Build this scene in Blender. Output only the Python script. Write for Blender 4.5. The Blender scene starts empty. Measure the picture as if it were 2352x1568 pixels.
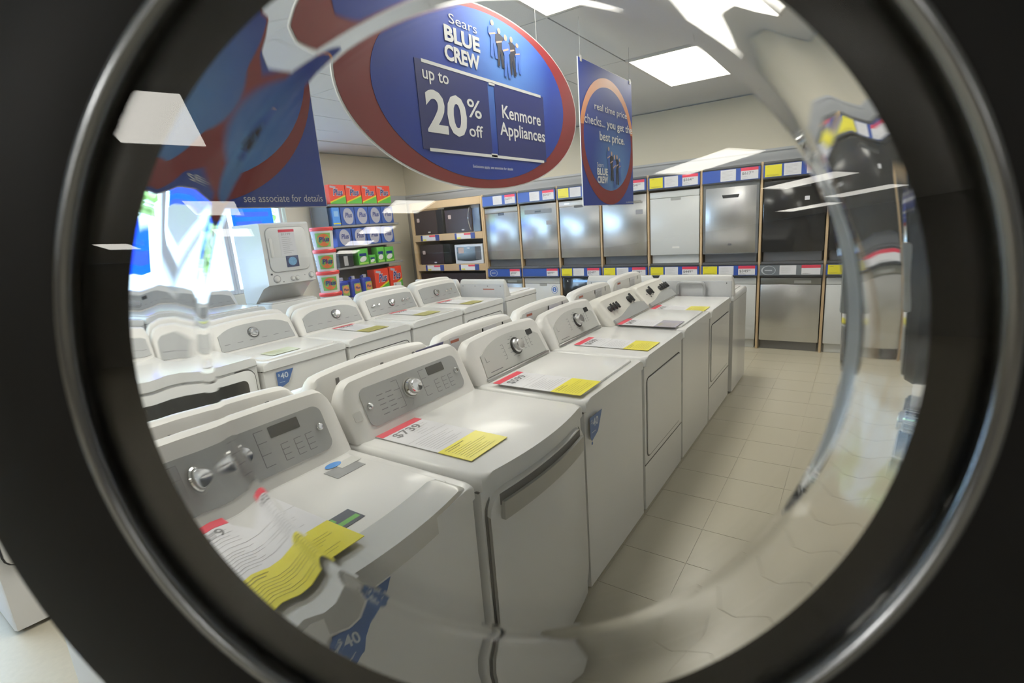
import bpy, bmesh, math, random
from mathutils import Matrix, Vector

random.seed(7)
PI = math.pi
SC = bpy.context.scene
COL = SC.collection

# ------------------------------------------------------------------ camera
F_PX = 1170.74
YAW, PITCH, ROLL = 0.6085, -0.2267, -0.0746
EYE = Vector((0.0, 0.0, 1.6142))
cyw, syw, cp, sp = math.cos(YAW), math.sin(YAW), math.cos(PITCH), math.sin(PITCH)
FWD = Vector((-syw * cp, cyw * cp, sp))
R0 = Vector((cyw, syw, 0.0))
U0 = R0.cross(FWD)
RGT = R0 * math.cos(ROLL) + U0 * math.sin(ROLL)
UPV = U0 * math.cos(ROLL) - R0 * math.sin(ROLL)
cam_d = bpy.data.cameras.new('camera')
cam = bpy.data.objects.new('camera', cam_d)
COL.objects.link(cam)
cam_d.sensor_width = 36.0
cam_d.lens = 36.0 * F_PX / 2352.0
cam_d.clip_start = 0.01
cam_d.dof.use_dof = True
cam_d.dof.focus_distance = 2.6
cam_d.dof.aperture_fstop = 5.0
cam.matrix_world = Matrix(((RGT.x, UPV.x, -FWD.x, EYE.x), (RGT.y, UPV.y, -FWD.y, EYE.y),
                           (RGT.z, UPV.z, -FWD.z, EYE.z), (0, 0, 0, 1)))
SC.camera = cam

# ------------------------------------------------------------------ sky, exposure
LAMP = 15.5          # ceiling panel radiance
SKY = 28.0           # daylight strength
vs = SC.view_settings
SC.display_settings.display_device = 'sRGB'
vs.view_transform = 'Standard'
vs.look = 'None'
vs.gamma = 1.0
vs.exposure = 0.08
vs.use_curve_mapping = False
w = bpy.data.worlds.new('sky')
SC.world = w
w.use_nodes = True
bg = w.node_tree.nodes['Background']
bg.inputs['Color'].default_value = (0.50, 0.71, 1.0, 1)
bg.inputs['Strength'].default_value = SKY
SC.cycles.max_bounces = 14
SC.cycles.transmission_bounces = 12
SC.cycles.diffuse_bounces = 2
SC.cycles.glossy_bounces = 4
SC.cycles.caustics_refractive = False
SC.cycles.caustics_reflective = False
SC.cycles.sample_clamp_indirect = 4.0

# ------------------------------------------------------------------ materials
MATS = {}


def mk(name, c, rough=0.5, metal=0.0, emit=0.0, noise=0.0, nscale=30.0, bump=0.0, stretch=None, coat=0.0, ior=None, spec=None, trans=0.0):
    if name in MATS:
        return MATS[name]
    m = bpy.data.materials.new(name)
    m.use_nodes = True
    nt = m.node_tree
    b = nt.nodes['Principled BSDF']
    b.inputs['Base Color'].default_value = (c[0], c[1], c[2], 1)
    b.inputs['Roughness'].default_value = rough
    b.inputs['Metallic'].default_value = metal
    if coat:
        b.inputs['Coat Weight'].default_value = coat
        b.inputs['Coat Roughness'].default_value = 0.08
    if ior:
        b.inputs['IOR'].default_value = ior
    if spec is not None:
        b.inputs['Specular IOR Level'].default_value = spec
    if trans:
        b.inputs['Transmission Weight'].default_value = trans
    if emit:
        b.inputs['Emission Color'].default_value = (c[0], c[1], c[2], 1)
        b.inputs['Emission Strength'].default_value = emit
    if noise or bump:
        tc = nt.nodes.new('ShaderNodeTexCoord')
        mp = nt.nodes.new('ShaderNodeMapping')
        nz = nt.nodes.new('ShaderNodeTexNoise')
        nz.inputs['Scale'].default_value = nscale
        nz.inputs['Detail'].default_value = 4
        if stretch:
            mp.inputs['Scale'].default_value = stretch
        nt.links.new(tc.outputs['Object'], mp.inputs['Vector'])
        nt.links.new(mp.outputs['Vector'], nz.inputs['Vector'])
        if noise:
            mx = nt.nodes.new('ShaderNodeMix')
            mx.data_type = 'RGBA'
            mx.inputs['A'].default_value = tuple(max(0, x * (1 - noise)) for x in c) + (1,)
            mx.inputs['B'].default_value = tuple(min(1, x * (1 + noise)) for x in c) + (1,)
            nt.links.new(nz.outputs['Fac'], mx.inputs['Factor'])
            nt.links.new(mx.outputs['Result'], b.inputs['Base Color'])
        if bump:
            bp = nt.nodes.new('ShaderNodeBump')
            bp.inputs['Strength'].default_value = bump
            bp.inputs['Distance'].default_value = 0.01
            nt.links.new(nz.outputs['Fac'], bp.inputs['Height'])
            nt.links.new(bp.outputs['Normal'], b.inputs['Normal'])
    MATS[name] = m
    return m


def radial(name, inner, outer, centre, radius, rough=0.5):
    """printed radial colour gradient on a poster, in the poster's own coordinates"""
    m = bpy.data.materials.new(name)
    m.use_nodes = True
    nt = m.node_tree
    b = nt.nodes['Principled BSDF']
    b.inputs['Roughness'].default_value = rough
    b.inputs['Specular IOR Level'].default_value = 0.3
    tc = nt.nodes.new('ShaderNodeTexCoord')
    vm = nt.nodes.new('ShaderNodeVectorMath')
    vm.operation = 'DISTANCE'
    vm.inputs[1].default_value = centre
    nt.links.new(tc.outputs['Object'], vm.inputs[0])
    cr = nt.nodes.new('ShaderNodeMapRange')
    cr.inputs['From Max'].default_value = radius
    nt.links.new(vm.outputs['Value'], cr.inputs['Value'])
    mx = nt.nodes.new('ShaderNodeMix')
    mx.data_type = 'RGBA'
    mx.inputs['A'].default_value = (*inner, 1)
    mx.inputs['B'].default_value = (*outer, 1)
    nt.links.new(cr.outputs['Result'], mx.inputs['Factor'])
    nt.links.new(mx.outputs['Result'], b.inputs['Base Color'])
    return m


def glass(name, ior=1.45, tint=(1, 1, 1), rough=0.0):
    m = bpy.data.materials.new(name)
    m.use_nodes = True
    nt = m.node_tree
    nt.nodes.remove(nt.nodes['Principled BSDF'])
    g = nt.nodes.new('ShaderNodeBsdfGlass')
    g.inputs['IOR'].default_value = ior
    g.inputs['Color'].default_value = (*tint, 1)
    g.inputs['Roughness'].default_value = rough
    nt.links.new(g.outputs['BSDF'], nt.nodes['Material Output'].inputs['Surface'])
    return m


def sheet_glass(name, refl=0.06, tint=(0.97, 0.98, 0.97)):
    """thin window glass: clear with a mirror-like share"""
    m = bpy.data.materials.new(name)
    m.use_nodes = True
    nt = m.node_tree
    nt.nodes.remove(nt.nodes['Principled BSDF'])
    t = nt.nodes.new('ShaderNodeBsdfTransparent')
    t.inputs['Color'].default_value = (*tint, 1)
    g = nt.nodes.new('ShaderNodeBsdfGlossy')
    g.inputs['Roughness'].default_value = 0.0
    mx = nt.nodes.new('ShaderNodeMixShader')
    mx.inputs['Fac'].default_value = refl
    nt.links.new(t.outputs['BSDF'], mx.inputs[1])
    nt.links.new(g.outputs['BSDF'], mx.inputs[2])
    nt.links.new(mx.outputs['Shader'], nt.nodes['Material Output'].inputs['Surface'])
    return m


WHITE = mk('white_enamel', (0.80, 0.80, 0.785), 0.22, coat=0.3, noise=0.015, nscale=3)
DWWHITE = mk('dishwasher_white', (0.62, 0.64, 0.645), 0.25, coat=0.2, noise=0.015, nscale=3)
WPLAS = mk('white_plastic', (0.80, 0.79, 0.765), 0.3, noise=0.02, nscale=4)
CREAM = mk('cream_plastic', (0.78, 0.765, 0.71), 0.32, noise=0.02, nscale=4)
GREYP = mk('grey_panel', (0.37, 0.38, 0.38), 0.35, noise=0.04, nscale=60)
LGREY = mk('pale_grey_panel', (0.56, 0.565, 0.54), 0.35, noise=0.03, nscale=60)
SILVER = mk('silver_plastic', (0.42, 0.42, 0.40), 0.35, 0.5, noise=0.04, nscale=40)
CHROME = mk('chrome', (0.82, 0.82, 0.82), 0.08, 1.0)
DARK = mk('dark_plastic', (0.025, 0.027, 0.03), 0.3, noise=0.05)
DGREY = mk('dark_grey', (0.10, 0.10, 0.105), 0.45, noise=0.08)
GAP = mk('painted_gap_shade', (0.05, 0.05, 0.052), 0.7, noise=0.05)  # near-black colour stands in for the shade in door and deck gaps
INK = mk('grey_ink', (0.16, 0.16, 0.17), 0.6, noise=0.05)
PALEINK = mk('pale_ink', (0.42, 0.42, 0.43), 0.6, noise=0.05)
PAPER = mk('white_paper', (0.74, 0.74, 0.77), 0.4, noise=0.02, nscale=10)
YELLOW = mk('yellow_paper', (0.72, 0.64, 0.03), 0.28, noise=0.03, nscale=10)
RED = mk('red_print', (0.62, 0.035, 0.07), 0.4, noise=0.03)
BLUE = mk('blue_print', (0.025, 0.075, 0.33), 0.35, noise=0.03)
DBLUE = mk('deep_blue_print', (0.02, 0.04, 0.20), 0.35, noise=0.03)
STKBLUE = mk('sticker_blue', (0.03, 0.12, 0.36), 0.35, noise=0.03)
WTEXT = mk('white_print', (0.85, 0.86, 0.85), 0.45, noise=0.01)
ORANGE = mk('orange_print', (0.75, 0.28, 0.10), 0.4, noise=0.03)
LABELRED = mk('warning_red', (0.45, 0.12, 0.07), 0.5, noise=0.03)
STEEL = mk('brushed_steel', (0.60, 0.60, 0.605), 0.25, 1.0, noise=0.06, nscale=2.2, bump=0.13, stretch=(5.0, 1.0, 0.10))
STEELTRIM = mk('steel_trim', (0.62, 0.62, 0.62), 0.3, 1.0, noise=0.04)
BLACKAPP = mk('black_enamel', (0.012, 0.012, 0.013), 0.12, noise=0.05)
WOOD = mk('maple_board', (0.50, 0.355, 0.20), 0.5, noise=0.16, nscale=6, stretch=(9, 9, 0.8))
WOODEDGE = mk('maple_edge', (0.42, 0.30, 0.16), 0.5, noise=0.14, nscale=6, stretch=(9, 9, 0.8))
MAROON = mk('dark_glass_front', (0.035, 0.022, 0.022), 0.3, noise=0.05, spec=0.2)
SHELFG = mk('shelf_grey', (0.27, 0.27, 0.27), 0.5, noise=0.05)
SHELFBACK = mk('shelf_back', (0.17, 0.165, 0.15), 0.7, noise=0.05)
BEIGE = mk('beige_paint', (0.80, 0.735, 0.585), 0.8, noise=0.03, nscale=3)
GREYPAINT = mk('grey_paint', (0.33, 0.31, 0.28), 0.8, noise=0.03, nscale=3)
CORNICE = mk('cornice_paint', (0.60, 0.61, 0.62), 0.6, noise=0.02)
CEIL = mk('ceiling_tile', (0.88, 0.89, 0.90), 0.95, noise=0.05, nscale=120, bump=0.15)
CEILGRID = mk('ceiling_grid', (0.55, 0.55, 0.55), 0.6, noise=0.02)
FLOORM = mk('vinyl_tile', (0.47, 0.435, 0.335), 0.30, noise=0.06, nscale=90)
FLOORJ = mk('vinyl_floor_base', (0.44, 0.405, 0.315), 0.35, noise=0.08, nscale=40)
LAMPM = mk('lamp_diffuser', (1.0, 0.965, 0.885), 0.5, emit=LAMP)
RINGBLK = mk('door_black_plastic', (0.012, 0.012, 0.013), 0.22, noise=0.1, nscale=20)
RINGGRY = mk('door_grey_plastic', (0.010, 0.010, 0.011), 0.42, noise=0.15, nscale=12, spec=0.25)
PURPLE = mk('violet_film', (0.22, 0.16, 0.42), 0.5, noise=0.05)
NAVY = mk('navy_film', (0.05, 0.05, 0.14), 0.5, noise=0.05)
GREEN = mk('pack_green', (0.10, 0.42, 0.06), 0.4, noise=0.04)
PACKRED = mk('pack_red', (0.72, 0.06, 0.03), 0.4, noise=0.04)
PACKBLUE = mk('pack_blue', (0.03, 0.09, 0.36), 0.4, noise=0.04)
PACKSKY = mk('pack_sky_blue', (0.08, 0.30, 0.80), 0.4, noise=0.04)
PACKSILV = mk('pack_silver', (0.42, 0.42, 0.50), 0.4, noise=0.06)
JUGBLUE = mk('jug_blue', (0.02, 0.045, 0.33), 0.3, noise=0.04)
SKIN = mk('printed_skin', (0.62, 0.42, 0.32), 0.5, noise=0.04)
FIGBLUE = mk('printed_workwear_blue', (0.05, 0.14, 0.50), 0.5, noise=0.05)
FIGDARK = mk('printed_workwear_black', (0.015, 0.015, 0.03), 0.5, noise=0.05)
BGLASS = sheet_glass('window_glass', 0.06)
TINTDARK = mk('dark_door_glass', (0.02, 0.022, 0.022), 0.06, noise=0.05)
LEAF = mk('leaf_green', (0.16, 0.26, 0.07), 0.6, noise=0.35, nscale=3)
BARK = mk('bark', (0.30, 0.26, 0.21), 0.8, noise=0.3, nscale=12)
GROUND = mk('outdoor_paving', (0.55, 0.54, 0.50), 0.8, noise=0.08, nscale=4)
WFRAME = mk('window_frame_white', (0.74, 0.75, 0.76), 0.4, noise=0.02)
LIT = mk('lit_display', (0.45, 0.65, 1.0), 0.4, emit=2.0)


PRINTS = {'panel_print', 'sheet_print', 'label_print', 'card_print', 'yellow_sheet_print', 'warning_bars', 'rear_screws', 'vent_hole', 'side_print', 'tag_print', 'display_icons', 'hanger_clips', 'levelling_feet', 'white_rule', 'rating_label', 'printed_panel'}
# ------------------------------------------------------------------ mesh helpers
def finish(bm, ang=32):
    bmesh.ops.recalc_face_normals(bm, faces=bm.faces[:])


def obj(name, bm, mat, parent=None, ang=32, recalc=True):
    if recalc:
        bmesh.ops.recalc_face_normals(bm, faces=bm.faces[:])
    me = bpy.data.meshes.new(name)
    bm.to_mesh(me)
    bm.free()
    for p in me.polygons:
        p.use_smooth = True
    try:
        me.set_sharp_from_angle(angle=math.radians(ang))
    except Exception:
        pass
    me.materials.append(mat)
    o = bpy.data.objects.new(name, me)
    if name in PRINTS:
        o['kind'] = 'stuff'
    COL.objects.link(o)
    if parent is not None:
        o.parent = parent
    return o


def thing(name, label, cat, loc=(0, 0, 0), rz=0.0, group=None):
    o = bpy.data.objects.new(name, None)
    o.empty_display_size = 0.1
    COL.objects.link(o)
    o.location = loc
    o.rotation_euler = (0, 0, rz)
    o['label'] = label
    o['category'] = cat
    if group:
        o['group'] = group
    return o


def tag(o, label, cat, group=None):
    o['label'] = label
    o['category'] = cat
    if group:
        o['group'] = group
    return o


def struct(o):
    o['kind'] = 'structure'
    return o


def join(bm, t, M=None):
    vm = {}
    for v in t.verts:
        vm[v] = bm.verts.new(M @ v.co if M is not None else v.co)
    for f in t.faces:
        try:
            bm.faces.new([vm[v] for v in f.verts])
        except ValueError:
            pass
    t.free()


def box(bm, lo, hi, bev=0.0, seg=2, M=None):
    t = bmesh.new()
    bmesh.ops.create_cube(t, size=1.0)
    for v in t.verts:
        v.co = Vector(((lo[i] + hi[i]) / 2 + v.co[i] * (hi[i] - lo[i]) for i in range(3)))
    if bev:
        bmesh.ops.bevel(t, geom=t.edges[:], offset=bev, segments=seg, profile=0.5, affect='EDGES')
    join(bm, t, M)
    return bm


def prism(bm, pts, z0, z1, M=None, bev=0.0, seg=2, bottom=False):
    t = bmesh.new()
    a = [t.verts.new((x, y, z0)) for x, y in pts]
    b = [t.verts.new((x, y, z1)) for x, y in pts]
    n = len(pts)
    t.faces.new(list(reversed(a)))
    top = t.faces.new(b)
    for i in range(n):
        t.faces.new((a[i], a[(i + 1) % n], b[(i + 1) % n], b[i]))
    if bev:
        es = list(top.edges)
        bmesh.ops.bevel(t, geom=es, offset=bev, segments=seg, profile=0.5, affect='EDGES')
    join(bm, t, M)
    return bm


def ring_prism(bm, outer, inner, z0, z1, M=None):
    t = bmesh.new()
    n = len(outer)
    V = [[t.verts.new((x, y, z)) for x, y in loop] for z in (z0, z1) for loop in (outer, inner)]
    for i in range(n):
        j = (i + 1) % n
        t.faces.new((V[2][i], V[2][j], V[3][j], V[3][i]))
        t.faces.new((V[0][j], V[0][i], V[1][i], V[1][j]))
        t.faces.new((V[0][i], V[0][j], V[2][j], V[2][i]))
        t.faces.new((V[1][j], V[1][i], V[3][i], V[3][j]))
    join(bm, t, M)
    return bm


def lathe(bm, prof, n=24, M=None, closed=False, cap=True):
    t = bmesh.new()
    rings = []
    for r, z in prof:
        rings.append([t.verts.new((r * math.cos(2 * PI * k / n), r * math.sin(2 * PI * k / n), z)) for k in range(n)])
    m = len(prof)
    for i in range(m if closed else m - 1):
        A, B = rings[i], rings[(i + 1) % m]
        for k in range(n):
            t.faces.new((A[k], A[(k + 1) % n], B[(k + 1) % n], B[k]))
    if not closed and cap:
        t.faces.new(list(reversed(rings[0])))
        t.faces.new(rings[-1])
    join(bm, t, M)
    return bm


def tube(bm, pts, r, n=8):
    pts = [Vector(p) for p in pts]
    t = bmesh.new()
    rings = []
    for i, p in enumerate(pts):
        d = (pts[min(i + 1, len(pts) - 1)] - pts[max(i - 1, 0)]).normalized()
        a = d.orthogonal().normalized() if i == 0 else (rings_a - d * rings_a.dot(d)).normalized()
        rings_a = a
        b = d.cross(a)
        rings.append([t.verts.new(p + (a * math.cos(2 * PI * k / n) + b * math.sin(2 * PI * k / n)) * r) for k in range(n)])
    for A, B in zip(rings, rings[1:]):
        for k in range(n):
            t.faces.new((A[k], A[(k + 1) % n], B[(k + 1) % n], B[k]))
    t.faces.new(list(reversed(rings[0])))
    t.faces.new(rings[-1])
    join(bm, t)
    return bm


def rr(w, h, r, seg=5, cx=0.0, cy=0.0):
    pts = []
    for sx, sy, a0 in ((1, 1, 0), (-1, 1, 90), (-1, -1, 180), (1, -1, 270)):
        for k in range(seg + 1):
            a = math.radians(a0 + 90.0 * k / seg)
            pts.append((cx + sx * (w / 2 - r) + r * math.cos(a), cy + sy * (h / 2 - r) + r * math.sin(a)))
    return pts


def ell(a, b, n=64, cx=0.0, cy=0.0, rot=0.0):
    out = []
    for k in range(n):
        x, y = a * math.cos(2 * PI * k / n), b * math.sin(2 * PI * k / n)
        out.append((cx + x * math.cos(rot) - y * math.sin(rot), cy + x * math.sin(rot) + y * math.cos(rot)))
    return out


def frame(o, ux, uy):
    ux, uy = Vector(ux).normalized(), Vector(uy).normalized()
    n = ux.cross(uy)
    return Matrix(((ux.x, uy.x, n.x, o[0]), (ux.y, uy.y, n.y, o[1]), (ux.z, uy.z, n.z, o[2]), (0, 0, 0, 1)))


_TX = {}


def text_geo(s, bold):
    key = (s, bold)
    if key not in _TX:
        cu = bpy.data.curves.new('t', 'FONT')
        cu.body = s
        cu.size = 1.0
        cu.resolution_u = 3
        cu.offset = bold
        o = bpy.data.objects.new('t', cu)
        me = bpy.data.meshes.new_from_object(o)
        vs_ = [tuple(v.co) for v in me.vertices]
        fs = [tuple(p.vertices) for p in me.polygons]
        bpy.data.objects.remove(o)
        bpy.data.curves.remove(cu)
        bpy.data.meshes.remove(me)
        _TX[key] = (vs_, fs)
    return _TX[key]


def text(bm, s, M, x0, y0, x1, y1, z=0.001, bold=0.0, shear=0.0):
    """flat lettering that fills the rectangle x0..x1, y0..y1 of frame M"""
    vs_, fs = text_geo(s, bold)
    if not vs_:
        return bm
    ax, bx = min(v[0] for v in vs_), max(v[0] for v in vs_)
    ay, by = min(v[1] for v in vs_), max(v[1] for v in vs_)
    sx = (x1 - x0) / max(bx - ax, 1e-6)
    sy = (y1 - y0) / max(by - ay, 1e-6)
    nv = [bm.verts.new(M @ Vector((x0 + (v[0] - ax) * sx + shear * (v[1] - ay) * sy, y0 + (v[1] - ay) * sy, z))) for v in vs_]
    for f in fs:
        try:
            bm.faces.new([nv[i] for i in f])
        except ValueError:
            pass
    return bm


def rect(bm, M, x0, y0, x1, y1, z=0.001, t=0.0):
    if t:
        return box(bm, (x0, y0, z), (x1, y1, z + t), 0, 1, M)
    v = [bm.verts.new(M @ Vector(p)) for p in ((x0, y0, z), (x1, y0, z), (x1, y1, z), (x0, y1, z))]
    bm.faces.new(v)
    return bm


def poly(bm, M, pts, z):
    bm.faces.new([bm.verts.new(M @ Vector((x, y, z))) for x, y in pts])
    return bm


B = bmesh.new
I4 = Matrix.Identity(4)


# ------------------------------------------------------------------ the room
XL, XR, YB, YF, ZC = -6.95, 12.0, 6.95, -17.0, 2.87
floor = struct(obj('floor', box(B(), (XL - 0.2, YF - 0.2, -0.12), (XR + 0.2, YB + 0.2, 0.0)), FLOORJ))
TS = 0.3048
tile_bm = prism(B(), [(0.0015, 0.0015), (TS - 0.0015, 0.0015), (TS - 0.0015, TS - 0.0015), (0.0015, TS - 0.0015)], 0.0, 0.002)
tile_src = obj('tile', tile_bm, FLOORM, floor)
first = True
for i in range(-5, 4):
    for j in range(2, 22):
        if i >= 2 and j < 10:
            continue
        if first:
            o = tile_src
            first = False
        else:
            o = tile_src.copy()
            COL.objects.link(o)
        o.location = (0.02 + i * TS, 0.31 + j * TS - TS, 0.0)

ceil = struct(obj('ceiling', box(B(), (XL - 0.2, YF - 0.2, ZC + 0.012), (XR + 0.2, YB + 0.2, ZC + 0.15)), CEIL))
LIGHTS = [(-1.45, 5.1, 'over the far end of the nearer island'), (-1.45, 2.55, 'over the middle of the nearer island'), (-2.3, 0.9, 'added out of view to light the near end of the nearer island'),  # last panel is an added fill, set off its row to brighten near lids
          (1.15, 5.1, 'behind the dryer towers'), (-3.9, 5.1, 'behind the oval sign'), (-5.2, 5.6, 'added to brighten the detergent shelves and microwaves'), (-3.9, 0.0, 'over the near end of the second island'), (-0.97, -3.9, 'reflected largest at the left of the porthole'), (-0.97, -7.6, 'reflected above the window row'), (-0.97, -10.3, 'reflected beside the stacked laundry unit'),  # panel by the detergent shelves is an extra, added to brighten that corner
          (1.6, -7.4, 'reflected near the microwaves, largest of its chain'), (1.6, -10.2, 'reflected over blue boxes, second of its chain'), (1.6, -12.8, 'reflected over blue boxes, third of its chain'), (1.6, -15.4, 'reflected over green packs, smallest of its chain'),
          (-3.2, -12.4, 'reflected as a thin strip left of the windows'), (4.4, -4.2, 'reflected as a long strip over the framed dishwasher'), (7.1, -4.9, 'reflected as the upper strip on the black dishwashers'), (9.4, -5.5, 'reflected as the middle strip on the black dishwashers'), (10.3, -7.2, 'reflected as the lowest strip on the black dishwashers')]
GX, GY = 0.62, 1.275
ct_src = obj('ceiling_tile', prism(B(), [(0.006, 0.006), (GX - 0.006, 0.006), (GX - 0.006, GY - 0.006), (0.006, GY - 0.006)], 0.013, 0.0), CEIL, ceil)
first = True
for i in range(-10, 4):
    for j in range(-2, 3):
        x0 = -1.45 - GX / 2 + i * GX
        y0 = 5.1 - GY / 2 + (j - 1) * GY
        if any(abs(x0 + GX / 2 - lx) < 0.60 and abs(y0 + GY / 2 - ly) < 0.9 for lx, ly, _ in LIGHTS) or y0 + GY > YB or x0 < XL:
            continue
        if first:
            o = ct_src
            first = False
        else:
            o = ct_src.copy()
            COL.objects.link(o)
        o.location = (x0, y0, ZC)

num = ['first', 'second', 'third', 'fourth', 'fifth', 'sixth', 'seventh', 'eighth', 'ninth']
lsrc = None
for lx, ly, lw in LIGHTS:
    lab = 'fluorescent ceiling panel ' + lw
    if lsrc is None:
        t = thing('ceiling_light', lab, 'ceiling light', (lx, ly, ZC), 0, 'fluorescent ceiling panels')
        obj('diffuser', box(B(), (-0.285, -0.585, -0.006), (0.285, 0.585, 0.0)), LAMPM, t)
        obj('light_frame', ring_prism(B(), rr(0.62, 1.22, 0.005, 1), rr(0.57, 1.17, 0.005, 1), -0.010, 0.012), WPLAS, t)
        lsrc = t
    else:
        t = lsrc.copy()
        COL.objects.link(t)
        t.location = (lx, ly, ZC)
        t['label'] = lab
        for c in lsrc.children:
            d = c.copy()
            COL.objects.link(d)
            d.parent = t

wall_back = struct(obj('wall_back', box(B(), (XL - 0.2, YB, 0), (XR + 0.2, YB + 0.15, ZC)), BEIGE))
obj('lower_wall_band', box(B(), (XL, YB - 0.012, 0), (XR, YB, 2.12)), GREYPAINT, wall_back)
bm = B()
prof = [(0, 2.10), (0.03, 2.10), (0.035, 2.13), (0.05, 2.15), (0.055, 2.20), (0.07, 2.215), (0.07, 2.24), (0, 2.24)]
M = frame((XL, YB, 0), (0, -1, 0), (0, 0, 1))
prism(bm, prof, 0, -(XR - XL), M)
struct(obj('trim_1', bm, CORNICE))
struct(obj('wall_right', box(B(), (XR, YF, 0), (XR + 0.15, YB, ZC)), GREYPAINT))
struct(obj('wall_rear', box(B(), (XL, YF - 0.15, 0), (XR, YF, ZC)), GREYPAINT))
# window wall: pieces around two openings
WZ0, WZ1 = 0.95, 2.62
bm = B()
for y0, y1, z0, z1 in ((YF, -3.2, 0, ZC), (-3.2, 4.5, 0, WZ0), (-3.2, 4.5, WZ1, ZC), (4.5, YB, 0, ZC)):
    box(bm, (XL - 0.16, y0, z0), (XL, y1, z1))
struct(obj('wall_left', bm, BEIGE))
bm = B()
box(bm, (XL, 4.62, 2.10), (XL + 0.06, YB - 0.07, 2.24), 0.012, 2)
struct(obj('trim_2', bm, CORNICE))
mull = [-3.2, -2.2, -1.2, -0.2, 0.85, 1.85, 2.78, 3.62, 4.46]
for k in range(8):
    y0, y1 = mull[k], mull[k + 1]
    wn = struct(obj('window_%d' % (k + 1), box(B(), (XL - 0.09, y0 + 0.03, WZ0 + 0.05), (XL - 0.08, y1 - 0.03, WZ1 - 0.05)), BGLASS))
    wf = B()
    box(wf, (XL - 0.13, y0, WZ0), (XL - 0.03, y0 + 0.045, WZ1), 0.006, 1)
    box(wf, (XL - 0.13, y1 - 0.045, WZ0), (XL - 0.03, y1, WZ1), 0.006, 1)
    box(wf, (XL - 0.13, y0 + 0.045, WZ0), (XL - 0.03, y1 - 0.045, WZ0 + 0.06), 0.006, 1)
    box(wf, (XL - 0.13, y0 + 0.045, WZ1 - 0.06), (XL - 0.03, y1 - 0.045, WZ1), 0.006, 1)
    obj('window_frame', wf, WFRAME, wn)
struct(obj('baseboard_back', box(B(), (XL, YB - 0.03, 0), (XR, YB - 0.012, 0.10), 0.004, 1), DGREY))

# ------------------------------------------------------------------ outdoors
struct(obj('ground', box(B(), (-60, -40, -0.4), (XL - 0.3, 40, -0.2)), GROUND))


def tree(x, y, h, lab, seed):
    rnd = random.Random(seed)
    t = thing('tree', lab, 'tree', (x, y, -0.2), 0, 'trees outside the windows')
    bm = B()
    tube(bm, [(0, 0, 0), (0.03, 0.02, h * 0.3), (-0.02, 0.05, h * 0.6), (0.05, 0, h * 0.8)], 0.13, 8)
    obj('trunk', bm, BARK, t)
    bm = B()
    for k in range(520):
        u, v = rnd.random() * 2 * PI, rnd.uniform(-1, 1)
        r = 0.36 * h * (0.55 + 0.45 * rnd.random())
        c = Vector((r * math.cos(u) * math.sqrt(1 - v * v), r * math.sin(u) * math.sqrt(1 - v * v), h * 0.68 + 0.30 * h * v))
        a, b_ = Vector((rnd.gauss(0, 1), rnd.gauss(0, 1), rnd.gauss(0, 1))).normalized(), Vector((rnd.gauss(0, 1), rnd.gauss(0, 1), rnd.gauss(0, 1)))
        b_ = (b_ - a * b_.dot(a)).normalized()
        s = 0.10 + 0.10 * rnd.random()
        q = [c + a * s * 1.5, c + b_ * s, c - a * s * 1.5, c - b_ * s]
        bm.faces.new([bm.verts.new(p) for p in q])
    f = obj('foliage', bm, LEAF, t, recalc=False)
    f['kind'] = 'stuff'


tree(-12.0, 4.4, 4.4, 'leafy tree outside, seen just left of the blue window poster', 1)
tree(-12.8, 8.6, 4.6, 'leafy tree outside behind the right window pane by the pails', 2)
tree(-11.5, 0.6, 4.2, 'leafy tree outside beyond the left end of the window row', 3)
tree(-18.0, 6.6, 5.4, 'leafy tree outside, farthest from the window wall', 4)

# ------------------------------------------------------------------ posters in the windows
POSTB = mk('backlit_poster_blue', (0.03, 0.22, 0.70), 0.5, noise=0.05)
POSTL = mk('backlit_poster_pale', (0.35, 0.62, 0.95), 0.5, noise=0.05)
for m_ in (POSTB, POSTL):
    nt = m_.node_tree
    tr = nt.nodes.new('ShaderNodeBsdfTranslucent')
    pb = nt.nodes['Principled BSDF']
    tr.inputs['Color'].default_value = pb.inputs['Base Color'].default_value if not pb.inputs['Base Color'].is_linked else ((0.03, 0.25, 0.80, 1) if m_ is POSTB else (0.4, 0.65, 1, 1))
    mx = nt.nodes.new('ShaderNodeMixShader')
    mx.inputs['Fac'].default_value = 0.75
    nt.links.new(pb.outputs['BSDF'], mx.inputs[1])
    nt.links.new(tr.outputs['BSDF'], mx.inputs[2])
    nt.links.new(mx.outputs['Shader'], nt.nodes['Material Output'].inputs['Surface'])


def window_poster(y0, y1, z0, z1, lab, lines):
    t = thing('window_poster', lab, 'poster', (XL - 0.02, (y0 + y1) / 2, z0), PI / 2)
    ww, hh = y1 - y0, z1 - z0
    obj('poster_sheet', box(B(), (-ww / 2, -0.002, 0), (ww / 2, 0.002, hh)), POSTB, t)
    Mf = frame((0, -0.002, 0), (1, 0, 0), (0, 0, 1))
    bm = B()
    for a, b_, c, d in lines:
        rect(bm, Mf, -ww / 2 + a * ww, b_ * hh, -ww / 2 + c * ww, d * hh, 0.001, 0.001)
    obj('printed_panel', bm, POSTL, t)
    return t


window_poster(2.99, 3.30, 1.2, 2.45, 'tall narrow blue poster hanging in the window, farther from the pails', [(0.1, 0.08, 0.9, 0.2), (0.1, 0.25, 0.7, 0.3)])
window_poster(3.72, 4.30, 1.66, 2.15, 'wide blue poster hanging in the window beside the stacked laundry unit', [(0.08, 0.62, 0.9, 0.75), (0.08, 0.40, 0.7, 0.5), (0.08, 0.15, 0.9, 0.25)])


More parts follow.
